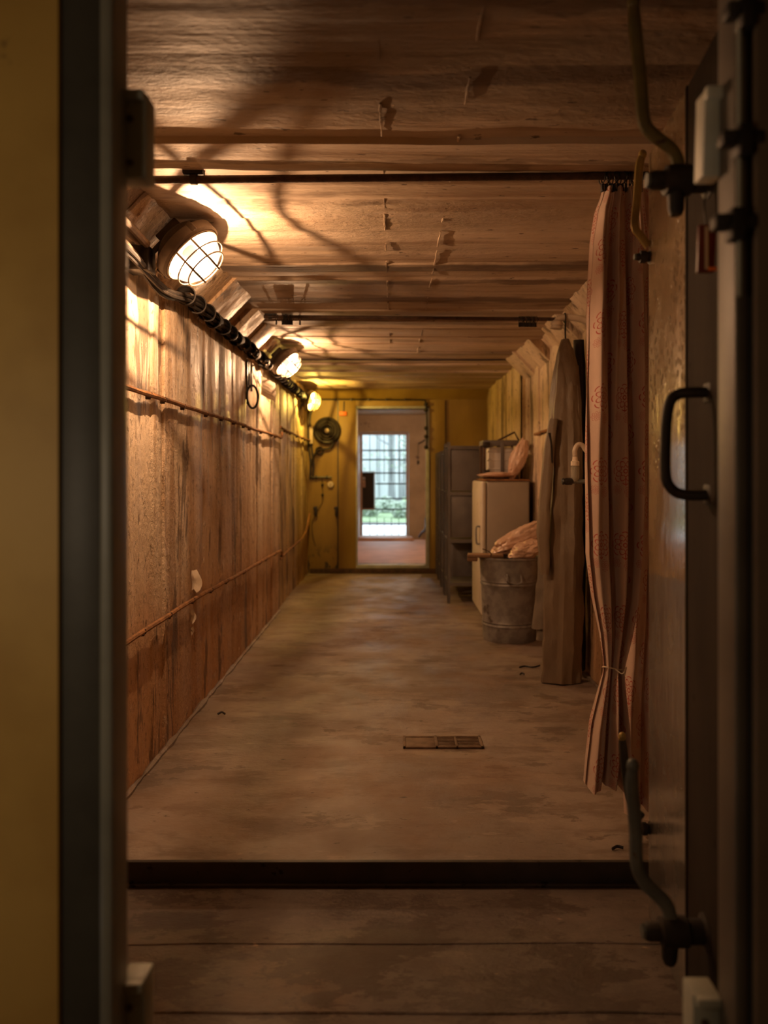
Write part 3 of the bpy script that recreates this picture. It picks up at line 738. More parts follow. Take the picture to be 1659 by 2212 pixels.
# peeled flakes of paint curling off the wall
for (py, px, hh, ww) in ((1254, 411, .105, .078), (1331, 407, .06, .042), (1362, 409, .03, .018)):
    d = -XL*F/(VX-px); p = at(px, py, d); b = MB(); rows = []
    for i in range(7):                                                  # torn sheet standing off the wall, widest low down
        t = i/6; wv = ww*(.15+.85*math.sin(PI*(.08+.62*(1-t)))); rows.append([(XL+.008+wv*k/3*.62, d+.03*k/3*t-.012*math.sin(k*1.3)+.01*math.sin(t*6), p.z-hh/2+hh*t+.012*math.sin(k*2.1)*(1-t)) for k in range(4)])
    b.grid(rows); b.grid([[(x, y+.0015, z) for x, y, z in r_] for r_ in rows]); b.build('paint_flake', M['paper'], wl)

# ------------------------------------------------------------------ hanging ring tool and paper tag on the left wall
d = 5.7; x = XL+.02
rt = thing('ring_hook', (x, d, 1.75), 'black ring on two straps hanging below the cables on the left wall', 'hook')
zc = at(0, 857, d).z
b = MB(); b.tube([(x+.022+.03*math.cos(a), d+.055*math.cos(a), zc+.082*math.sin(a)) for a in [2*PI*k/28 for k in range(28)]], .009, 8, True); b.build('ring', M['black'], rt)
for yy, z0, z1 in ((d-.05, zc-.06, ZB-.05), (d+.02, zc+.082, ZB-.05), (d+.13, zc+.05, ZB-.06)):
    b = MB(); b.box((x-.012, yy-.012, z0), (x-.002, yy+.012, z1), .003); b.build('strap', M['black'], rt)
d = 6.25; pt = at(582, 832, d)
tg = thing('paper_tag', (XL+.01, d, pt.z-.09), 'pale printed paper tag hanging on the left wall under the middle lamp', 'tag')
ta, tb = Vector((XL+.016, 6.2, pt.z+.07)), Vector((XL+.115, 6.3, pt.z+.02))
def tagp(u, v, o=0): q = ta.lerp(tb, u); return (q.x+o*.7+.006*math.sin(v*3), q.y-o*.7, q.z-.15*v)
for o_ in (0, -.0012):
    if o_ == 0: b = MB()
    b.grid([[tagp(u/4, v/5, o_) for u in range(5)] for v in range(6)])
b.build('sheet', M['paper'], tg)
b = MB()
for i in range(5):
    v = .2+.14*i; e_ = .85-.2*(i % 2)
    b.f([b.v(tagp(.12, v, .0012)), b.v(tagp(e_, v, .0012)), b.v(tagp(e_, v+.035, .0012)), b.v(tagp(.12, v+.035, .0012))])
b.build('printed_line', M['print'], tg, fix=False)
b = MB(); b.tube([tagp(.1, .02), (XL+.03, 6.21, ZB-.03)], .0015, 5); b.build('string', M['paper'], tg)

# ------------------------------------------------------------------ curtain rods
def rod(label, pl, pr, r, brackets):
    root = thing('curtain_rod', (pl+pr)/2, label, 'curtain rod')
    MB().tube([pl, pl.lerp(pr, .33), pl.lerp(pr, .66), pr], r, 12).build('tube', M['rust_dark'], root)
    for t in brackets:
        p = pl.lerp(pr, t); b = MB()
        b.box((p.x-.012, p.y-.006, p.z), (p.x+.012, p.y+.006, ZC), .002); b.box((p.x-.035, p.y-.02, ZC-.016), (p.x+.035, p.y+.02, ZC-.001), .002)
        b.tube([(p.x-.011, p.y, p.z), (p.x+.011, p.y, p.z)], r*1.35, 12); b.build('bracket', M['black_iron'], root)
    return root
D1, D2 = 2.72, 5.17
p0, p1 = at(200, 389, D1), at(1440, 379, D1)
p0.x = XL+.16
rod('dark iron curtain rod across the ceiling, carrying the flowered curtain', p0, p1, .0135, (.117, .985))
q0, q1 = at(570, 684, D2), at(1262, 690, D2)
rod('thin dark curtain rod farther down the corridor with bunched rings', q0, q1, .012, (.02, .97))
def curtain_ring(p, ang, label, group, parent=None, r=.021):
    b = MB(Matrix.Translation(p) @ Matrix.Rotation(ang, 4, 'Z'))
    b.tube([(0, r*math.cos(a), r*math.sin(a)-r+.016) for a in [2*PI*k/18 for k in range(18)]], .0022, 5, True)
    cl_ = MB(Matrix.Translation(p) @ Matrix.Rotation(ang, 4, 'Z')); z = -2*r+.016
    cl_.box((-.004, -.006, z-.026), (.004, .006, z), .0015); cl_.tube([(0, -.009, z-.024), (0, .009, z-.024)], .003, 6)
    return b, cl_
def loose_ring(px, tilt, label, group):
    t = (px-570)/(1262-570); p = q0.lerp(q1, t)
    b, c_ = curtain_ring(p, tilt, label, group)
    root = thing('curtain_ring', p-Vector((0, 0, .05)), label, 'ring', group)
    b.build('ring', M['black_iron'], root); c_.build('clip', M['black_iron'], root)
loose_ring(597, .5, 'lone black curtain ring, leftmost on the far rod', 'loose curtain rings on the far rod')
loose_ring(648, -.4, 'lone black curtain ring right of the left bunch on the far rod', 'loose curtain rings on the far rod')
for k in range(9): loose_ring(610+k*2.6, R.uniform(-.4, .4), 'black clip ring bunched at the left end of the far rod', 'left bunch of curtain rings')
for k in range(14): loose_ring(1121+k*2.8, R.uniform(-.5, .5), 'black clip ring bunched at the right end of the far rod', 'right bunch of curtain rings')

# ------------------------------------------------------------------ flowered curtain
cr = thing('curtain', (.76, D1, .2), 'pink flowered curtain bunched beside the open steel door, tied low', 'curtain')
def cloth(tab, d0, amp, nf, ph, ulen, u0, bottom, name):
    NU, NV = 110, 130; rows = []; uvs = []
    ytop, ybot = tab[0][0], tab[-1][0]
    for j in range(NV+1):
        py = ytop+(ybot-ytop)*j/NV; l, r_, am = lerp_table(tab, py); row = []; uvr = []
        for i in range(NU+1):
            s = i/NU
            wv = math.sin(2*PI*nf*s+ph+.5*math.sin(py*.004)) + .35*math.sin(2*PI*nf*2.3*s+ph*2+py*.002)
            sk = (s+.045*math.sin(2*PI*nf*s*1.0+ph+1.2)*am)
            p = at(l+(r_-l)*sk, py, d0)
            dz = -bottom*(.5+.5*math.sin(s*7+ph))*(j/NV)**6
            p = Vector((p.x, d0+amp*am*wv*(.55+.45*min(1, j/25))+.012*noise.noise(Vector((s*5, py*.008, ph))), p.z+dz))
            row.append(p); uvr.append((u0+s*ulen, (py-ytop)*D1/F))
        rows.append(row); uvs.append(uvr)
    b = MB(); V = b.grid(rows); uv = {v: uvs[j][i] for j, rw in enumerate(V) for i, v in enumerate(rw)}
    o = b.build(name, M['curtain'], cr, uv=uv, fix=False); o.data.set_sharp_from_angle(angle=PI); return o
TA = [(404, 1302, 1368, .55), (425, 1297, 1372, .8), (455, 1285, 1374, .9), (520, 1275, 1378, 1), (700, 1269, 1378, 1.05), (1000, 1265, 1378, 1.1), (1200, 1267, 1374, 1.1), (1290, 1280, 1368, .95), (1370, 1296, 1356, .7), (1432, 1304, 1346, .38), (1450, 1303, 1345, .36), (1490, 1294, 1346, .6), (1560, 1277, 1352, .9), (1640, 1267, 1358, 1.0), (1692, 1264, 1352, 1.0)]
cloth(TA, D1-.005, .055, 2.7, .6, .52, .03, .02, 'cloth')
TB = [(404, 1366, 1424, .7), (520, 1374, 1440, 1), (1200, 1370, 1445, 1), (1500, 1352, 1440, 1), (1700, 1350, 1440, 1), (1745, 1352, 1440, 1)]
cloth(TB, D1+.07, .022, 2.2, 2.0, .4, .33, .03, 'cloth')
pk = at(1324, 1441, D1)
b = MB(); b.tube([(pk.x+.036*math.cos(a), pk.y+.026*math.sin(a), pk.z+.004*math.sin(2*a)) for a in [2*PI*k/24 for k in range(24)]], .0025, 6, True)
b.tube(smoothpath([(pk.x, pk.y-.03, pk.z), (pk.x+.02, pk.y-.045, pk.z-.012), (pk.x+.036, pk.y-.035, pk.z+.008), (pk.x+.028, pk.y-.04, pk.z-.02)], 5), .0022, 6)
b.build('tie_string', M['paper'], cr)
for k in range(11):
    px = 1301+k*8.5; t = (at(px, 380, D1).x-p0.x)/(p1.x-p0.x); p = p0.lerp(p1, t)
    b, c_ = curtain_ring(p, R.uniform(-.9, .9), '', '', r=.022); rg = b.build('ring', M['black_iron'], cr); c_.build('clip', M['black_iron'], rg)

# ------------------------------------------------------------------ steel door, open, with levers
def fx(d): return .667+.1087*(d-1.637)
door = thing('steel_door', (.72, 1.9, .0), 'heavy steel door standing open on the right, tan above and grey below', 'door')
U = Vector((.1087, 1, 0)).normalized(); Nn = Vector((-U.y, U.x, 0))     # along the leaf, out of its face
def leafpt(d, out): q = Vector((fx(d), d, 0))+Nn*out; return (q.x, q.y)
def rounded(d0, d1, th, r):
    pts = [leafpt(d0, 0)]
    for k in range(9):
        a = PI/2*k/8; pts.append(leafpt(d1-r+r*math.sin(a), -(r-r*math.cos(a))))
    pts += [leafpt(d1, -th), leafpt(d0, -th)]; return pts
b = MB(); b.prism(rounded(1.43, 2.33, .1, .055), 2, .0, 2.2, .012); b.build('leaf', M['door'], door)
b = MB(); b.prism([leafpt(1.432, .006), leafpt(1.83, .006), leafpt(1.83, -.02), leafpt(1.432, -.02)], 2, .015, 2.185, .003); b.build('dark_panel', M['door_dark'], door)  # dark panel laid over the near part of the leaf
b = MB(); b.prism([leafpt(1.83, .009), leafpt(1.842, .009), leafpt(1.842, -.02), leafpt(1.83, -.02)], 2, .015, 2.185, .002); b.build('seal_strip', M['door_dark'], door)
pull = smoothpath([at(1542, 848, 1.67), at(1490, 848, 1.68), at(1462, 853, 1.69), at(1446, 872, 1.69), at(1439, 920, 1.69), at(1437, 1010, 1.69), at(1443, 1045, 1.69), at(1464, 1065, 1.69), at(1500, 1070, 1.68), at(1542, 1068, 1.67)], 5)
ph_ = MB().tube(pull, .0115, 10).build('pull_handle', M['black_iron'], door)
for py in (848, 1068):
    p = at(1530, py, 1.67); b = MB(); b.box((p.x-.004, p.y-.022, p.z-.022), (p.x+.02, p.y+.022, p.z+.022), .005); b.build('foot_plate', M['black_iron'], ph_)
def lever(d, arm, r, hub, hr, mat, tail, label=None, x0px=None):
    hp = at(*hub, d); x1 = fx(d)+.004; x0 = at(x0px, hub[1], d).x
    P = smoothpath([at(px, py, d) for px, py in arm], 5)
    n = len(P); rr = [r*(.8+.2*min(1, i/4)) for i in range(n)]
    a = MB().tube(P, rr, 10, flat=.72, up=(1, 0, 0)).build('lever', mat, door)
    if label: a['label'] = label
    q = MB(); q.ball(P[0], (r*.95, r*.8, r*1.15), 12, 8); q.build('grip_end', M['lever_brass'] if d > 2 else mat, a)
    b = MB(Matrix.Translation((x0, d, hp.z)) @ Matrix.Rotation(PI/2, 4, 'Y')); L = x1-x0
    b.lathe([(0, 0), (hr*.5, 0), (hr*.62, .01), (hr*.62, L*.22), (hr*.92, L*.25), (hr, L*.35), (hr, L*.62), (hr*.8, L*.66), (hr*.8, L*.86), (hr*1.15, L*.9), (hr*1.15, L), (0, L)], n=18); b.build('hub', M['black_iron'], a)
    b = MB(Matrix.Translation((x0-.006, d, hp.z)) @ Matrix.Rotation(PI/2, 4, 'Y')); b.lathe([(0, 0), (hr*.5, 0), (hr*.5, .012), (0, .012)], n=6); b.build('nut', M['lever_grey'], a)
    if tail:
        b = MB(); b.tube([at(hub[0]-4, hub[1], d), at(tail[0], tail[1]-12, d), at(*tail, d)], [hr*.62, hr*.52, hr*.36], 10); b.build('tail', M['black_iron'], a)
    return a
lv = lever(1.66, [(1368, 5), (1372, 60), (1384, 180), (1391, 262), (1412, 292), (1455, 328), (1468, 372)], .0145, (1464, 390), .033, M['lever_olive'], (1460, 466), 'olive yellow lever pointing up', 1402)
lever(1.68, [(1367, 1655), (1365, 1700), (1373, 1790), (1376, 1868), (1396, 1910), (1438, 1952), (1452, 1992)], .0145, (1452, 2012), .032, M['lever_grey'], (1446, 2082), 'blue grey lever pointing up', 1392)
lever(2.27, [(1388, 334), (1381, 360), (1376, 430), (1371, 488), (1384, 510), (1400, 532)], .0125, (1393, 555), .018, M['lever_brass'], None, 'worn yellow lever', 1374)
lever(2.27, [(1344, 1592), (1347, 1625), (1354, 1690), (1366, 1742), (1386, 1765)], .0125, (1396, 1790), .018, M['lever_dark'], None, None, 1380)
# hinges
for zz in (.35, 1.85):
    b = MB(); b.tube([(.665, 1.412, zz-.09), (.665, 1.412, zz+.09)], .016, 12); b.build('hinge', M['black_iron'], door)
# red tag hung on the door
tg = thing('red_tag', at(1527, 590, 1.5), 'dark red tag with a white stripe hanging by the upper lever hub', 'tag')
p, q = at(1507, 484, 1.5), at(1549, 588, 1.5)
b = MB(); b.hexa([(p.x, 1.5, q.z), (q.x-.004, 1.5, q.z), (q.x-.004, 1.512, q.z), (p.x, 1.512, q.z), (p.x+.003, 1.5, p.z), (q.x, 1.5, p.z), (q.x, 1.512, p.z), (p.x+.003, 1.512, p.z)], .003); b.build('plate', M['red'], tg)
b = MB(); s0 = at(1526, 490, 1.5); s1 = at(1530, 582, 1.5); b.box((s0.x-.003, 1.4975, s1.z), (s0.x+.003, 1.501, s0.z), .001); b.build('stripe', M['bakelite_white'], tg)
b = MB(); s0 = at(1529, 577, 1.5); b.box((s0.x, 1.4975, s0.z-.007), (s0.x+.016, 1.501, s0.z), .001); b.build('corner_mark', M['orange'], tg)
b = MB(); c0 = at(1528, 484, 1.5); b.tube(smoothpath([(c0.x, 1.506, c0.z), (c0.x+.006, 1.53, c0.z+.05), (.64, 1.6, at(0, 415, 1.66).z)], 5), .0018, 5); b.build('string', M['black'], tg)

# ------------------------------------------------------------------ floor drain
dr = thing('floor_drain', (.225, 3.725, 0), 'rectangular iron drain grate set in the floor, right half open slots', 'drain')
x0, x1, y0, y1 = .04, .415, 3.645, 3.80
b = MB()
for a_ in (((x0, y0), (x1, y0+.014)), ((x0, y1-.014), (x1, y1)), ((x0, y0), (x0+.014, y1)), ((x1-.014, y0), (x1, y1)), ((x0+.15, y0), (x0+.165, y1)), ((.285, y0), (.297, y1))):
    b.box((*a_[0], .001), (*a_[1], .011), .002)
b.build('frame', M['drain'], dr)
for k in range(6):
    y = y0+.02+k*.0205; b = MB(); b.box((x0+.166, y, .001), (.284, y+.009, .009), .002); b.box((.298, y, .001), (x1-.015, y+.009, .009), .002); b.build('grate_bar', M['drain'], dr)
b = MB(); b.box((x0+.16, y0+.012, .0005), (x1-.012, y1-.012, .002)); b.build('sump', M['black'], dr)
b = MB(); b.box((x0+.014, y0+.014, .001), (x0+.15, y1-.014, .007), .002); b.build('cover_plate', M['drain'], dr)

# ------------------------------------------------------------------ things on the right: shower, suit, tub, cabinet, racks
def drape(name, mat, parent, levels, fold, nf, seed, n=44, m=90):
    """hanging cloth: closed section at each level, pleated; levels: (z, x, y, rx, ry) top to bottom"""
    lv = sorted([(-z, x, y, a, c) for z, x, y, a, c in levels]); rows = []
    zt, zb = -lv[0][0], -lv[-1][0]
    for j in range(m+1):
        z = zt+(zb-zt)*j/m; x, y, a, c = lerp_table(lv, -z); row = []
        for i in range(n):
            th = 2*PI*i/n
            k = 1+fold*(math.sin(nf*th+seed+1.3*math.sin(z*2+seed))+.5*math.sin(2.3*nf*th+seed*3+z*1.5))+.14*noise.noise(Vector((math.cos(th)*1.4+seed, math.sin(th)*1.4, z*6)))+.05*noise.noise(Vector((math.cos(th)*3+seed, math.sin(th)*3, z*16)))
            row.append((x+a*k*math.cos(th), y+c*k*math.sin(th), z+.012*noise.noise(Vector((th, seed, 2)))*(j/m)))
        rows.append(row)
    b = MB(); V = b.grid(rows, closed=True); b.f(V[0][::-1])
    return b.build(name, mat, parent)
# shower
sh = thing('shower_arm', (1.1, 4.75, 2.1), 'pale curved shower arm with a round head high on the right wall', 'shower')
ds = 4.75
hd = at(1203, 698, ds)
arm = smoothpath([at(1308, 735, ds)+Vector((.0, 0, 0)), at(1292, 712, ds), at(1262, 692, ds), at(1235, 686, ds), at(1212, 687, ds), at(1203, 694, ds)], 6)
arm = [Vector((XR+.01, ds, arm[0].z-.03))]+arm
MB().tube(arm, .021, 12).build('arm', M['pipe_pale'], sh)
b = MB(Matrix.Translation(hd) @ Matrix.Rotation(.12, 4, 'Y')); b.lathe([(0, .02), (.02, .018), (.034, .006), (.037, -.004), (.037, -.014), (.031, -.017), (.031, -.022), (.036, -.025), (.036, -.034), (0, -.036)], n=24); b.build('shower_head', M['pipe_pale'], sh)
b = MB(Matrix.Translation((XR-.012, ds, arm[0].z)) @ Matrix.Rotation(PI/2, 4, 'Y')); b.lathe([(0, 0), (.045, 0), (.045, .012), (0, .012)], n=20); b.build('wall_flange', M['pipe_pale'], sh)
# brown protective suit
Z = lambda py, d: H-(py-VY)*d/F
Xp = lambda px, d: (px-VX)*d/F
dsu = 4.82
su = thing('protective_suit', (1.0, dsu, .06), 'long brown rubberised protective suit hanging from the shower arm by its hood', 'suit')
def LV(py, l, r, ry, d=dsu): return (Z(py, d), Xp((l+r)/2, d), d, (r-l)/2*d/F, ry)
drape('body', M['suit'], su, [LV(733, 1214, 1229, .03), (LV(760, 1206, 1238, .055)), LV(800, 1198, 1246, .075), LV(870, 1190, 1252, .09), LV(940, 1184, 1254, .1), LV(1000, 1184, 1255, .11), LV(1100, 1180, 1256, .12), LV(1250, 1177, 1255, .12), LV(1400, 1172, 1252, .11), LV(1468, 1170, 1251, .1)], .1, 5, 1.7)
drape('sleeve', M['suit'], su, [LV(905, 1186, 1206, .03, dsu-.1), LV(960, 1177, 1199, .035, dsu-.1), LV(1080, 1165, 1190, .045, dsu-.09), LV(1150, 1160, 1188, .05, dsu-.09), LV(1240, 1168, 1186, .04, dsu-.09)], .07, 3, 4.1, 24, 50)
drape('sleeve', M['suit'], su, [LV(790, 1238, 1249, .03, dsu-.03), LV(880, 1243, 1255, .035, dsu-.04), LV(960, 1245, 1258, .03, dsu-.04), LV(1010, 1246, 1257, .02, dsu-.04)], .07, 3, 2.3, 24, 40)
hd_ = drape('hood', M['suit'], su, [LV(738, 1216, 1226, .02, dsu-.03), LV(756, 1208, 1240, .05, dsu-.03), LV(800, 1205, 1250, .06, dsu-.03), LV(835, 1216, 1252, .04, dsu-.04)], .08, 3, .4, 28, 30)
b = MB(); b.tube(smoothpath([(Xp(1222, ds), ds, Z(690, ds)+.0), (Xp(1221, dsu), dsu, Z(715, dsu)), (Xp(1222, dsu), dsu, Z(740, dsu))], 5), .006, 6)
b.tube([(Xp(1220, ds), ds+.027*math.cos(a), Z(687, ds)+.027*math.sin(a)) for a in [2*PI*k/16 for k in range(16)]], .005, 6, True); b.build('hanging_loop', M['black'], su)
b = MB()
for (pa, pb) in (((1192, 1000), (1187, 1005)),):
    b.tube(smoothpath([at(1186, 935, dsu-.13), at(1191, 960, dsu-.135), at(1193, 1000, dsu-.14)], 5), [.006]*10+[.004], 6)
b.build('strap', M['black'], su)
# grey garment behind it
dg = 5.2
gg = thing('canvas_jacket', (Xp(1172, dg), dg, .3), 'grey canvas garment hanging low behind the brown suit, above the tub', 'garment')
b = MB(); b.tube(smoothpath([(1.06, dg, Z(905, dg)), (1.1, dg, Z(860, dg)), (XR+.01, dg, Z(840, dg))], 5), .005, 6); b.build('hanging_cord', M['black'], gg)
drape('cloth', M['suit_grey'], gg, [LV(900, 1200, 1216, .02, dg), LV(1000, 1176, 1214, .05, dg), LV(1050, 1168, 1214, .06, dg), LV(1150, 1166, 1216, .06, dg), LV(1250, 1162, 1214, .06, dg), LV(1357, 1151, 1205, .07, dg)], .06, 3, 5.2, 36, 60)
drape('hem_lining', M['suit_grey'], gg, [LV(1330, 1166, 1200, .035, dg), LV(1382, 1158, 1196, .045, dg)], .06, 3, 2.2, 28, 14)
# black rubber strip added to darken the gap beside the suit
dbk = 4.97
bc = drape('filler_strip', M['filler'], None, [LV(735, 1238, 1262, .03, dbk), LV(800, 1240, 1265, .05, dbk), LV(1100, 1240, 1265, .06, dbk), LV(1445, 1240, 1264, .06, dbk)], .035, 3, 3.0, 30, 50)
tag(bc, 'black rubber strip hanging between the brown suit and the flowered curtain', 'coat')
# tap with trap
dt = 4.1
tp = thing('water_tap', at(1250, 1040, dt), 'pale bent pipe with a small glass trap and a black knob beside the curtain', 'tap')
zt = Z(1040, dt)
MB().tube(smoothpath([at(1242, 985, dt), at(1242, 972, dt), at(1248, 961, dt), at(1258, 962, dt), at(1268, 975, dt), at(1290, 985, dt), (XR+.01, dt, Z(990, dt))], 6), .0125, 10).build('bent_pipe', M['pipe_pale'], tp)
p = at(1242, 1040, dt)
b = MB(Matrix.Translation((p.x, dt, zt))); b.lathe([(0, .0), (.014, 0), (.02, .014), (.022, .02), (.022, .075), (.016, .08), (0, .08)], n=18); b.build('trap', simple('cloudy_glass', (.36, .34, .28), (.28, .26, .2), 20, .15, 0, 0), tp)
b = MB(Matrix.Translation((p.x, dt, zt))); b.lathe([(.014, .08), (.022, .082), (.022, .104), (.015, .108), (.0125, .13)], n=18); b.build('collar', M['paper'], tp)
b = MB(); b.tube([(p.x-.01, dt, zt), (p.x+.06, dt, zt), (XR+.01, dt, zt)], .0115, 10); b.build('feed_pipe', M['lever_grey'], tp)
b = MB(Matrix.Translation((p.x-.068, dt, zt)) @ Matrix.Rotation(PI/2, 4, 'Y')); b.lathe([(0, 0), (.014, 0), (.019, .006), (.016, .014), (.019, .022), (.019, .05), (.013, .058), (0, .06)], n=12); b.build('knob', M['black'], tp)
# zinc tub
dtb = 6.06; cx = .885
tub = thing('zinc_tub', (cx, dtb, 0), 'ribbed galvanised tub standing on the floor before the cream cabinet', 'tub')
prof = [(0, .012), (.195, .012), (.2, .0), (.204, .01), (.206, .1)]
for z in (.12, .145): prof += [(.2065, z-.012), (.2125, z), (.207, z+.012)]
prof += [(.213, .3), (.216, .38)]
for z in (.43, .455): prof += [(.217, z-.012), (.2235, z), (.219, z+.012)]
prof += [(.225, .55), (.228, .615), (.236, .62), (.237, .632), (.229, .636), (.222, .63), (.214, .5), (.2, .05), (0, .03)]
MB(Matrix.Translation((cx, dtb, 0))).lathe(prof, n=48, cap=False).build('body', M['zinc'], tub)
b = MB(); b.tube(smoothpath([(cx-.05, dtb-.226, .52), (cx-.05, dtb-.25, .51), (cx-.045, dtb-.262, .46), (cx+.045, dtb-.262, .46), (cx+.05, dtb-.25, .51), (cx+.05, dtb-.226, .52)], 5), .006, 8); b.build('handle', M['zinc'], tub)
wb = MB(Matrix.Translation((.655, 5.98, .6375)) @ Matrix.Rotation(-.12, 4, 'Z')); wb.box((-.1, -.07, 0), (.17, .07, .022), .006); wb.box((-.1, -.062, -.03), (-.022, .062, -.0005), .008)
tag(wb.build('wood_board', M['wood']), 'brown wooden board lying on the left rim of the tub', 'board')
def bag(name, c, r, rot, seed, label, mat='plastic'):
    X = Matrix.Translation(c) @ Matrix.Rotation(rot[1], 4, 'Y') @ Matrix.Rotation(rot[0], 4, 'X')
    def fn(d): return 1+.16*noise.noise(d*1.7+Vector((seed, 0, 0)))+.12*noise.noise(d*4+Vector((0, seed, 0)))-.12*abs(noise.noise(d*5+Vector((0, 0, seed))))-.07*abs(noise.noise(d*11+Vector((0, 3, seed))))
    b = MB(X); b.ball((0, 0, 0), r, 56, 36, fn); return b
bb = bag('bag', (.97, 6.12, .76), (.25, .11, .085), (0, -.5), 2.2, ''); o = bb.build('plastic_bag', M['plastic'])
tag(o, 'crumpled pink plastic bag lying in the tub, uppermost and leaning right', 'bag')
bb = bag('bag', (1.0, 5.93, .695), (.14, .1, .07), (0, -.35), 5.1, ''); o = bb.build('plastic_bag', M['plastic']); tag(o, 'smaller pink plastic bag in the tub under the long one', 'bag')
b = MB(); b.tube(smoothpath([(.72, 5.9, .645), (.725, 5.9, .67), (.7, 5.89, .69), (.66, 5.9, .705)], 4), .004, 6)
tag(b.build('twig', M['rust_dark']), 'short dark twig sticking out of the tub near the board', 'twig')
# cream cabinet
cy0, cy1, cx0 = 6.75, 7.5, .79
cab = thing('cream_cabinet', (.96, (cy0+cy1)/2, 0), 'cream enamel cabinet with a rusty top, on the right behind the tub', 'cabinet')
MB().box((cx0, cy0, .02), (XR-.06, cy1, 1.205), .018, 3).build('body', M['enamel_side'], cab)
dd = MB(); dd.box((cx0-.048, cy0-.004, .05), (cx0-.004, cy1+.004, 1.2), .02, 4); dr_ = dd.build('door', M['enamel'], cab)
b = MB(); b.box((cx0-.053, cy0+.05, .12), (cx0-.046, cy1-.05, 1.13), .004); b.build('raised_panel', M['enamel'], dr_)
b = MB(); b.tube(smoothpath([(cx0-.05, cy0+.05, .66), (cx0-.08, cy0+.05, .67), (cx0-.082, cy0+.05, .8), (cx0-.05, cy0+.05, .81)], 5), .008, 8); b.build('handle', M['zinc'], dr_)
for zz in (.2, 1.05):
    b = MB(); b.tube([(cx0-.03, cy1+.006, zz-.03), (cx0-.03, cy1+.006, zz+.03)], .009, 8); b.build('hinge', M['zinc'], dr_)
b = MB(); b.box((cx0-.012, cy0-.006, 1.203), (XR-.056, cy1+.006, 1.217), .005); b.build('top', M['rust'], cab)
for xx in (cx0+.05, XR-.12):
    for yy in (cy0+.06, cy1-.06):
        b = MB(Matrix.Translation((xx, yy, 0))); b.lathe([(0, 0), (.025, 0), (.022, .03), (0, .03)], n=12); b.build('foot', M['black'], cab)
# caged canister on the cabinet
zt = 1.2175; kx0, kx1, ky0, ky1, kh = .79, 1.1, 6.98, 7.3, .345
cr_ = thing('canister_cage', ((kx0+kx1)/2, (ky0+ky1)/2, zt), 'rusty iron carrying frame on top of the cream cabinet', 'frame')
for xx in (kx0, kx1-.022):
    for yy in (ky0, ky1-.022):
        b = MB(); b.box((xx, yy, zt), (xx+.022, yy+.022, zt+kh), .003); b.build('post', M['rust_dark'], cr_)
for zz in (zt+.003, zt+kh-.045):
    for a_ in (((kx0, ky0-.004), (kx1, ky0+.004)), ((kx0, ky1-.004), (kx1, ky1+.004)), ((kx0-.004, ky0), (kx0+.004, ky1)), ((kx1-.004, ky0), (kx1+.004, ky1))):
        b = MB(); b.box((*a_[0], zz), (*a_[1], zz+(.045 if zz > zt+.1 else .02)), .002); b.build('rail', M['rack'] if zz > zt+.1 else M['rust_dark'], cr_)
b = MB(); b.box((kx0+.15, ky0-.008, zt+.01), (kx0+.185, ky0-.002, zt+kh-.02), .002); b.build('strap', M['rack'], cr_)
b = MB(); b.tube([(kx0+.14, ky0+.1, zt+kh), (kx1-.02, ky0+.1, zt+kh+.075), (kx1+.02, ky0+.1, zt+kh+.0)], .009, 8); b.build('carry_handle', M['rust_dark'], cr_)
for zz in (.03, .28):
    b = MB(); b.box((kx0-.01, ky0-.02, zt+zz), (kx0+.055, ky0-.006, zt+zz+.05), .008); b.build('corner_clamp', M['black'], cr_)
cn = thing('white_canister', ((kx0+kx1)/2, (ky0+ky1)/2, zt), 'white ribbed plastic canister inside the rusty carrying frame', 'canister')
b = MB(); b.box((kx0+.045, ky0+.03, zt+.003), (kx1-.03, ky1-.03, zt+.285), .03, 4)
for zz in (.08, .16, .235): b.box((kx0+.04, ky0+.026, zt+zz), (kx1-.026, ky1-.026, zt+zz+.018), .008)
b.build('body', M['canister'], cn)
b = MB(Matrix.Translation(((kx0+kx1)/2, ky0+.1, zt+.283))); b.lathe([(0, 0), (.025, 0), (.025, .01), (.02, .013), (0, .013)], n=16); b.build('cap', M['black'], cn)
bb = bag('b', (1.085, 6.905, 1.40), (.07, .065, .18), (0.0, .36), 7.7, ''); o = bb.build('plastic_bag', M['plastic']); tag(o, 'tall pink plastic bag leaning against the caged canister on the cabinet', 'bag')
bb = bag('b', (.9, 6.86, 1.258), (.17, .07, .022), (0, -.02), 3.9, ''); o = bb.build('plastic_bag', M['plastic']); tag(o, 'flat empty plastic bag lying on the front edge of the cabinet top', 'bag')
# rusty stub on the right wall
conductor('short rusty conductor on the right wall right of the tall bag', [(XR-.025, 6.7, H+.315), (XR-.025, 6.2, H+.32), (XR-.025, 5.7, H+.322), (XR-.025, 5.2, H+.32)], seed=8, wallx=XR)
conductor('rusty conductor on the right wall at knee height, behind the curtain', [(XR-.025, 4.86, H-.66), (XR-.025, 4.6, H-.655), (XR-.025, 4.2, H-.66), (XR-.025, 3.2, H-.66)], seed=9, wallx=XR)
b = MB(); b.tube(smoothpath([at(1189, 835, 6.0), at(1190, 850, 6.0), at(1190, 857, 6.0), at(1196, 858, 6.0)], 4), .004, 6)
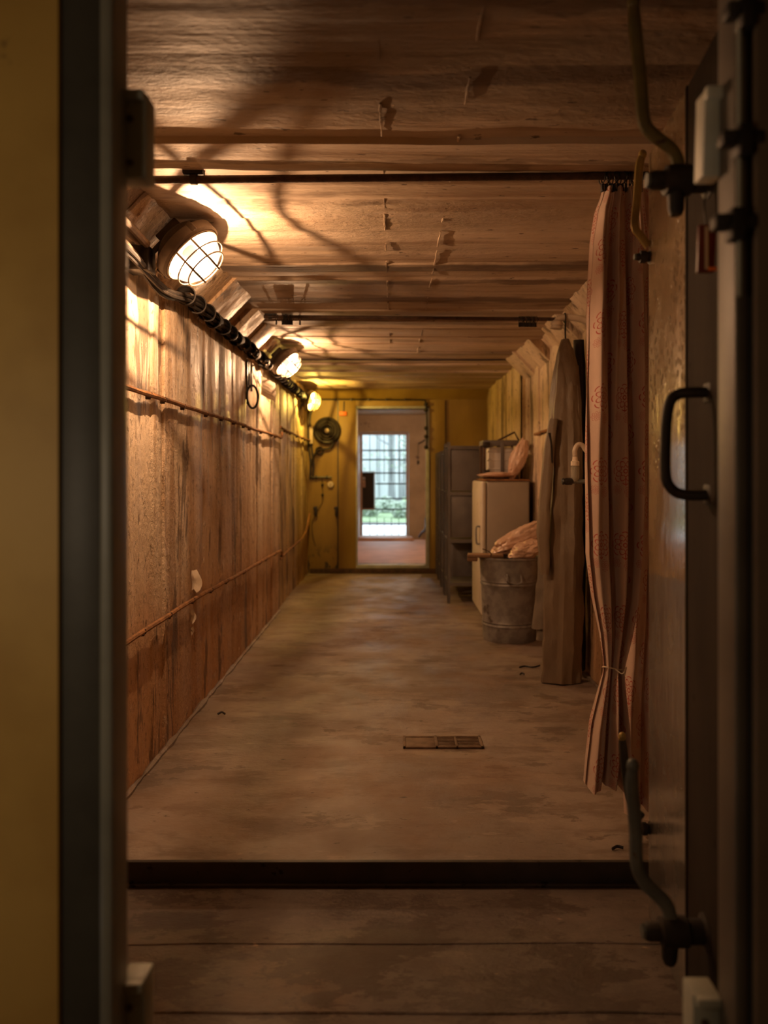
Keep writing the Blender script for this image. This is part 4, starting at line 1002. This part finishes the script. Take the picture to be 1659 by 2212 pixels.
# racks
RX0, RX1, RZ = .515, .96, 1.57
def rack(y0, y1, label, h):
    root = thing('steel_rack', ((RX0+RX1)/2, (y0+y1)/2, 0), label, 'rack', 'grey steel racks along the right wall')
    for x_, y_ in ((RX0, y0), (RX1-.03, y0), (RX0, y1-.03), (RX1-.03, y1-.03)):
        b = MB(); b.box((x_, y_, 0), (x_+.03, y_+.004, h)); b.box((x_, y_, 0), (x_+.004, y_+.03, h)); b.build('post', M['rack'], root)
    for zz in (.2, .62, 1.08, h-.04):
        b = MB(); b.box((RX0+.004, y0+.004, zz), (RX1-.004, y1-.004, zz+.004)); b.box((RX0+.002, y0-.003, zz-.03), (RX1, y0+.004, zz+.004)); b.box((RX0+.002, y1-.004, zz-.03), (RX1, y1, zz+.004)); b.build('shelf', M['rack'], root)
    return root
rk = rack(7.66, 8.2, 'nearest grey steel rack, closed with end sheets, behind the cream cabinet', RZ)
for z0, z1 in ((1.1, RZ-.06), (.645, 1.05), (.22, .59)):
    b = MB(); b.box((RX0+.03, 7.66+(.012 if z0 > .5 else .3), z0), (RX1-.005, 7.668+(.012 if z0 > .5 else .3), z1), .001); b.build('end_sheet', M['rack'], rk)
rack(8.3, 8.8, 'second grey steel rack from the cream cabinet', RZ-.06); rack(8.9, 9.36, 'third grey steel rack from the cream cabinet', RZ-.06); rack(9.44, 9.88, 'last grey steel rack, against the yellow end wall', RZ-.06)

# ------------------------------------------------------------------ fittings on the end wall
yw = YE-.002
c = at(706, 930, 9.86)
hr = thing('hose_reel', (c.x, 9.9, c.z-.18), 'dark round hose reel with a pale hub on the yellow end wall', 'reel')
for k, (rr_, tr) in enumerate(((.15, .024), (.112, .022), (.078, .018))):
    b = MB(); b.tube([(c.x+rr_*math.cos(a), 9.9-.012*k, c.z+rr_*math.sin(a)) for a in [2*PI*j_/40 for j_ in range(40)]], tr, 8, True); b.build('coil', M['black'] if k != 1 else M['cable'], hr)
b = MB(Matrix.Translation((c.x, YE, c.z)) @ Matrix.Rotation(PI/2, 4, 'X')); b.lathe([(0, 0), (.15, 0), (.15, .02), (.05, .03), (.05, .06), (0, .06)], n=28); b.build('back_plate', M['cable'], hr)
b = MB(Matrix.Translation((c.x, 9.89, c.z)) @ Matrix.Rotation(PI/2, 4, 'X')); b.lathe([(0, 0), (.028, 0), (.028, .03), (.018, .036), (0, .036)], n=16); b.build('hub', M['pipe_pale'], hr)
b = MB(); b.tube(smoothpath([at(722, 955, 9.9), at(712, 968, 9.9), at(690, 972, 9.9), at(678, 985, 9.9), at(672, 1005, 9.92)], 5), .014, 8); b.tube([at(690, 974, 9.92)+Vector((.045*math.cos(a), 0, .045*math.sin(a))) for a in [2*PI*k/20 for k in range(20)]], .01, 8, True); b.build('hose_end', M['cable'], hr)
o = MB(); p = at(671, 940, 9.9); o.box((p.x-.015, 9.87, p.z-.11), (p.x+.03, YE-.001, p.z+.1), .006); tag(o.build('junction_box', M['pipe_pale']), 'tall pale junction box left of the hose reel', 'box')
ck = thing('wall_cable', at(672, 960, 9.93), 'black cables running down the left corner of the end wall', 'cable')
for k, px in enumerate((671, 677)):
    MB().tube(smoothpath([at(px, 880, 9.92), at(px+1, 905, 9.925)+Vector((-.05, 0, 0)), at(px-1, 960, 9.93)+Vector((-.02, 0, 0)), at(px, 1000, 9.93), at(px-1, 1035, 9.93)], 5), .012, 6).build('cable', M['black'], ck)
sw = thing('conduit_stub', at(694, 1031, 9.92), 'short dark pipe stub with collars on the end wall over the switch', 'pipe')
b = MB(); b.tube([at(670, 1031, 9.92), at(716, 1031, 9.92)], .012, 8); b.build('pipe', M['black'], sw)
for px in (683, 706):
    b = MB(); b.tube([at(px-2, 1031, 9.92), at(px+2, 1031, 9.92)], .022, 10); b.build('collar', M['black'], sw)
p = at(714, 1047, 9.93); s = thing('wall_switch', p, 'round cream switch on the yellow end wall', 'switch')
b = MB(Matrix.Translation((p.x, YE, p.z)) @ Matrix.Rotation(PI/2, 4, 'X')); b.lathe([(0, 0), (.042, 0), (.042, .02), (.034, .034), (0, .036)], n=24); b.build('cap', M['bakelite_white'], s)
b = MB(); b.box((p.x-.006, YE-.046, p.z-.014), (p.x+.006, YE-.03, p.z+.014), .003); b.build('toggle', M['print'], s)
fx_ = thing('flex_cord', at(690, 1080, 9.93), 'thin black cord with round knots hanging beside the cream switch', 'cord')
MB().tube(smoothpath([at(696, 1033, 9.93), at(696, 1050, 9.93), at(697, 1068, 9.93), at(696, 1085, 9.93), at(688, 1098, 9.93), at(682, 1112, 9.93), at(674, 1130, 9.93), at(676, 1160, 9.93), at(682, 1180, 9.93)], 5), .004, 5).build('cord', M['black'], fx_)
for py in (1047, 1069):
    q = at(696.5, py, 9.93); MB().ball(q, .018, 10, 8).build('knot', M['black'], fx_)
for px, lab in ((682, 'black wall clip at the cord on the end wall'), (727, 'black wall clip on the seam left of the far doorway')):
    p = at(px, 1104, 9.92); b = MB(); off = .03 if px > 700 else 0
    b.box((p.x-.018, YE-.045-off, p.z-.06), (p.x+.018, YE-off-.0005, p.z+.06), .006); b.box((p.x-.03, YE-.05-off, p.z+.02), (p.x+.012, YE-.02-off, p.z+.055), .005); tag(b.build('wall_clip', M['black']), lab, 'clip')
ot = thing('orange_plate', at(741, 893, 9.91), 'small orange plate hanging from a cable above the hose reel', 'plate')
p, q = at(733, 889, 9.91), at(749, 898, 9.91); b = MB(); b.box((p.x, 9.895, q.z), (q.x, 9.912, p.z), .003); b.build('plate', M['orange'], ot)
b = MB(); b.tube([at(743, 867, 9.903), at(742, 890, 9.905)], .006, 6); b.build('cord', M['black'], ot)
cd = thing('conduit', at(800, 863, 9.9), 'dark conduit with clips over the far doorway, dropping down its right side', 'conduit')
MB().tube(smoothpath([at(676, 863, 9.9), at(760, 863, 9.9), at(860, 864, 9.9), at(912, 864, 9.9), at(919, 868, 9.895), at(921, 890, 9.89), at(922, 930, 9.89), at(921, 966, 9.89)], 5), .01, 8).build('pipe', M['black'], cd)
for px in (724, 759, 797, 835, 876):
    p = at(px, 863, 9.9); b = MB(); b.box((p.x-.012, 9.883, p.z-.016), (p.x+.012, 9.918, p.z+.014), .003); b.build('clip', M['black'], cd)
for py in (873, 886, 925, 943, 966):
    p = at(920, py, 9.88); b = MB(); b.ball(p, (.026, .02, .026), 10, 8); b.build('knob', M['black'], cd)
# lobby bits
pl = thing('pull_cord', at(903, 1000, 13.2), 'thin pull cord with a dark weight in the lobby right of the gate', 'cord')
b = MB(); b.tube([(.62, 14.4, Z(945, 14.4)), (.5, 14.42, Z(955, 14.4)), (.44, 14.44, Z(958, 14.4))], .012, 6)
b.tube([at(903.5, 958, 14.44), at(903.5, 996, 14.44)], .004, 5); b.build('cord', M['black'], pl); MB().ball(at(903.5, 999, 14.44), (.022, .022, .035), 10, 8).build('weight', M['black'], pl)
b = MB(); b.tube(smoothpath([at(905, 1160, 14.3), at(912, 1150, 14.2), at(919, 1143, 14.1), at(920, 1120, 14.2)], 5), [.02]*16, 8)
tag(b.build('bent_pipe', M['black']), 'dark bent pipe low in the lobby right of the gate', 'pipe')
# scraps on the floor
def scrap(px, py, pts, label, mat='black'):
    d = H*F/(py-VY); c_ = at(px, py, d); b = MB()
    b.tube(smoothpath([(c_.x+a_, d+e_, .006+f_) for a_, e_, f_ in pts], 4), .006, 5, flat=.5); tag(b.build('floor_scrap', M[mat]), label, 'scrap')
scrap(1145, 1444, [(-.07, 0, 0), (-.03, .02, .004), (.02, .0, .002), (.07, .03, .006)], 'long black scrap on the floor at the foot of the brown suit')
scrap(1128, 1459, [(-.015, 0, 0), (.0, .01, .006), (.015, 0, .002)], 'small black scrap on the floor in front of the long one')
scrap(478, 1547, [(-.02, 0, .004), (.0, .01, .012), (.02, .005, .003)], 'small dark scrap on the floor near the left wall')
scrap(1335, 1838, [(-.02, 0, 0), (.0, .012, .003), (.02, .005, .002)], 'tiny dark shred on the floor near the step, right side')
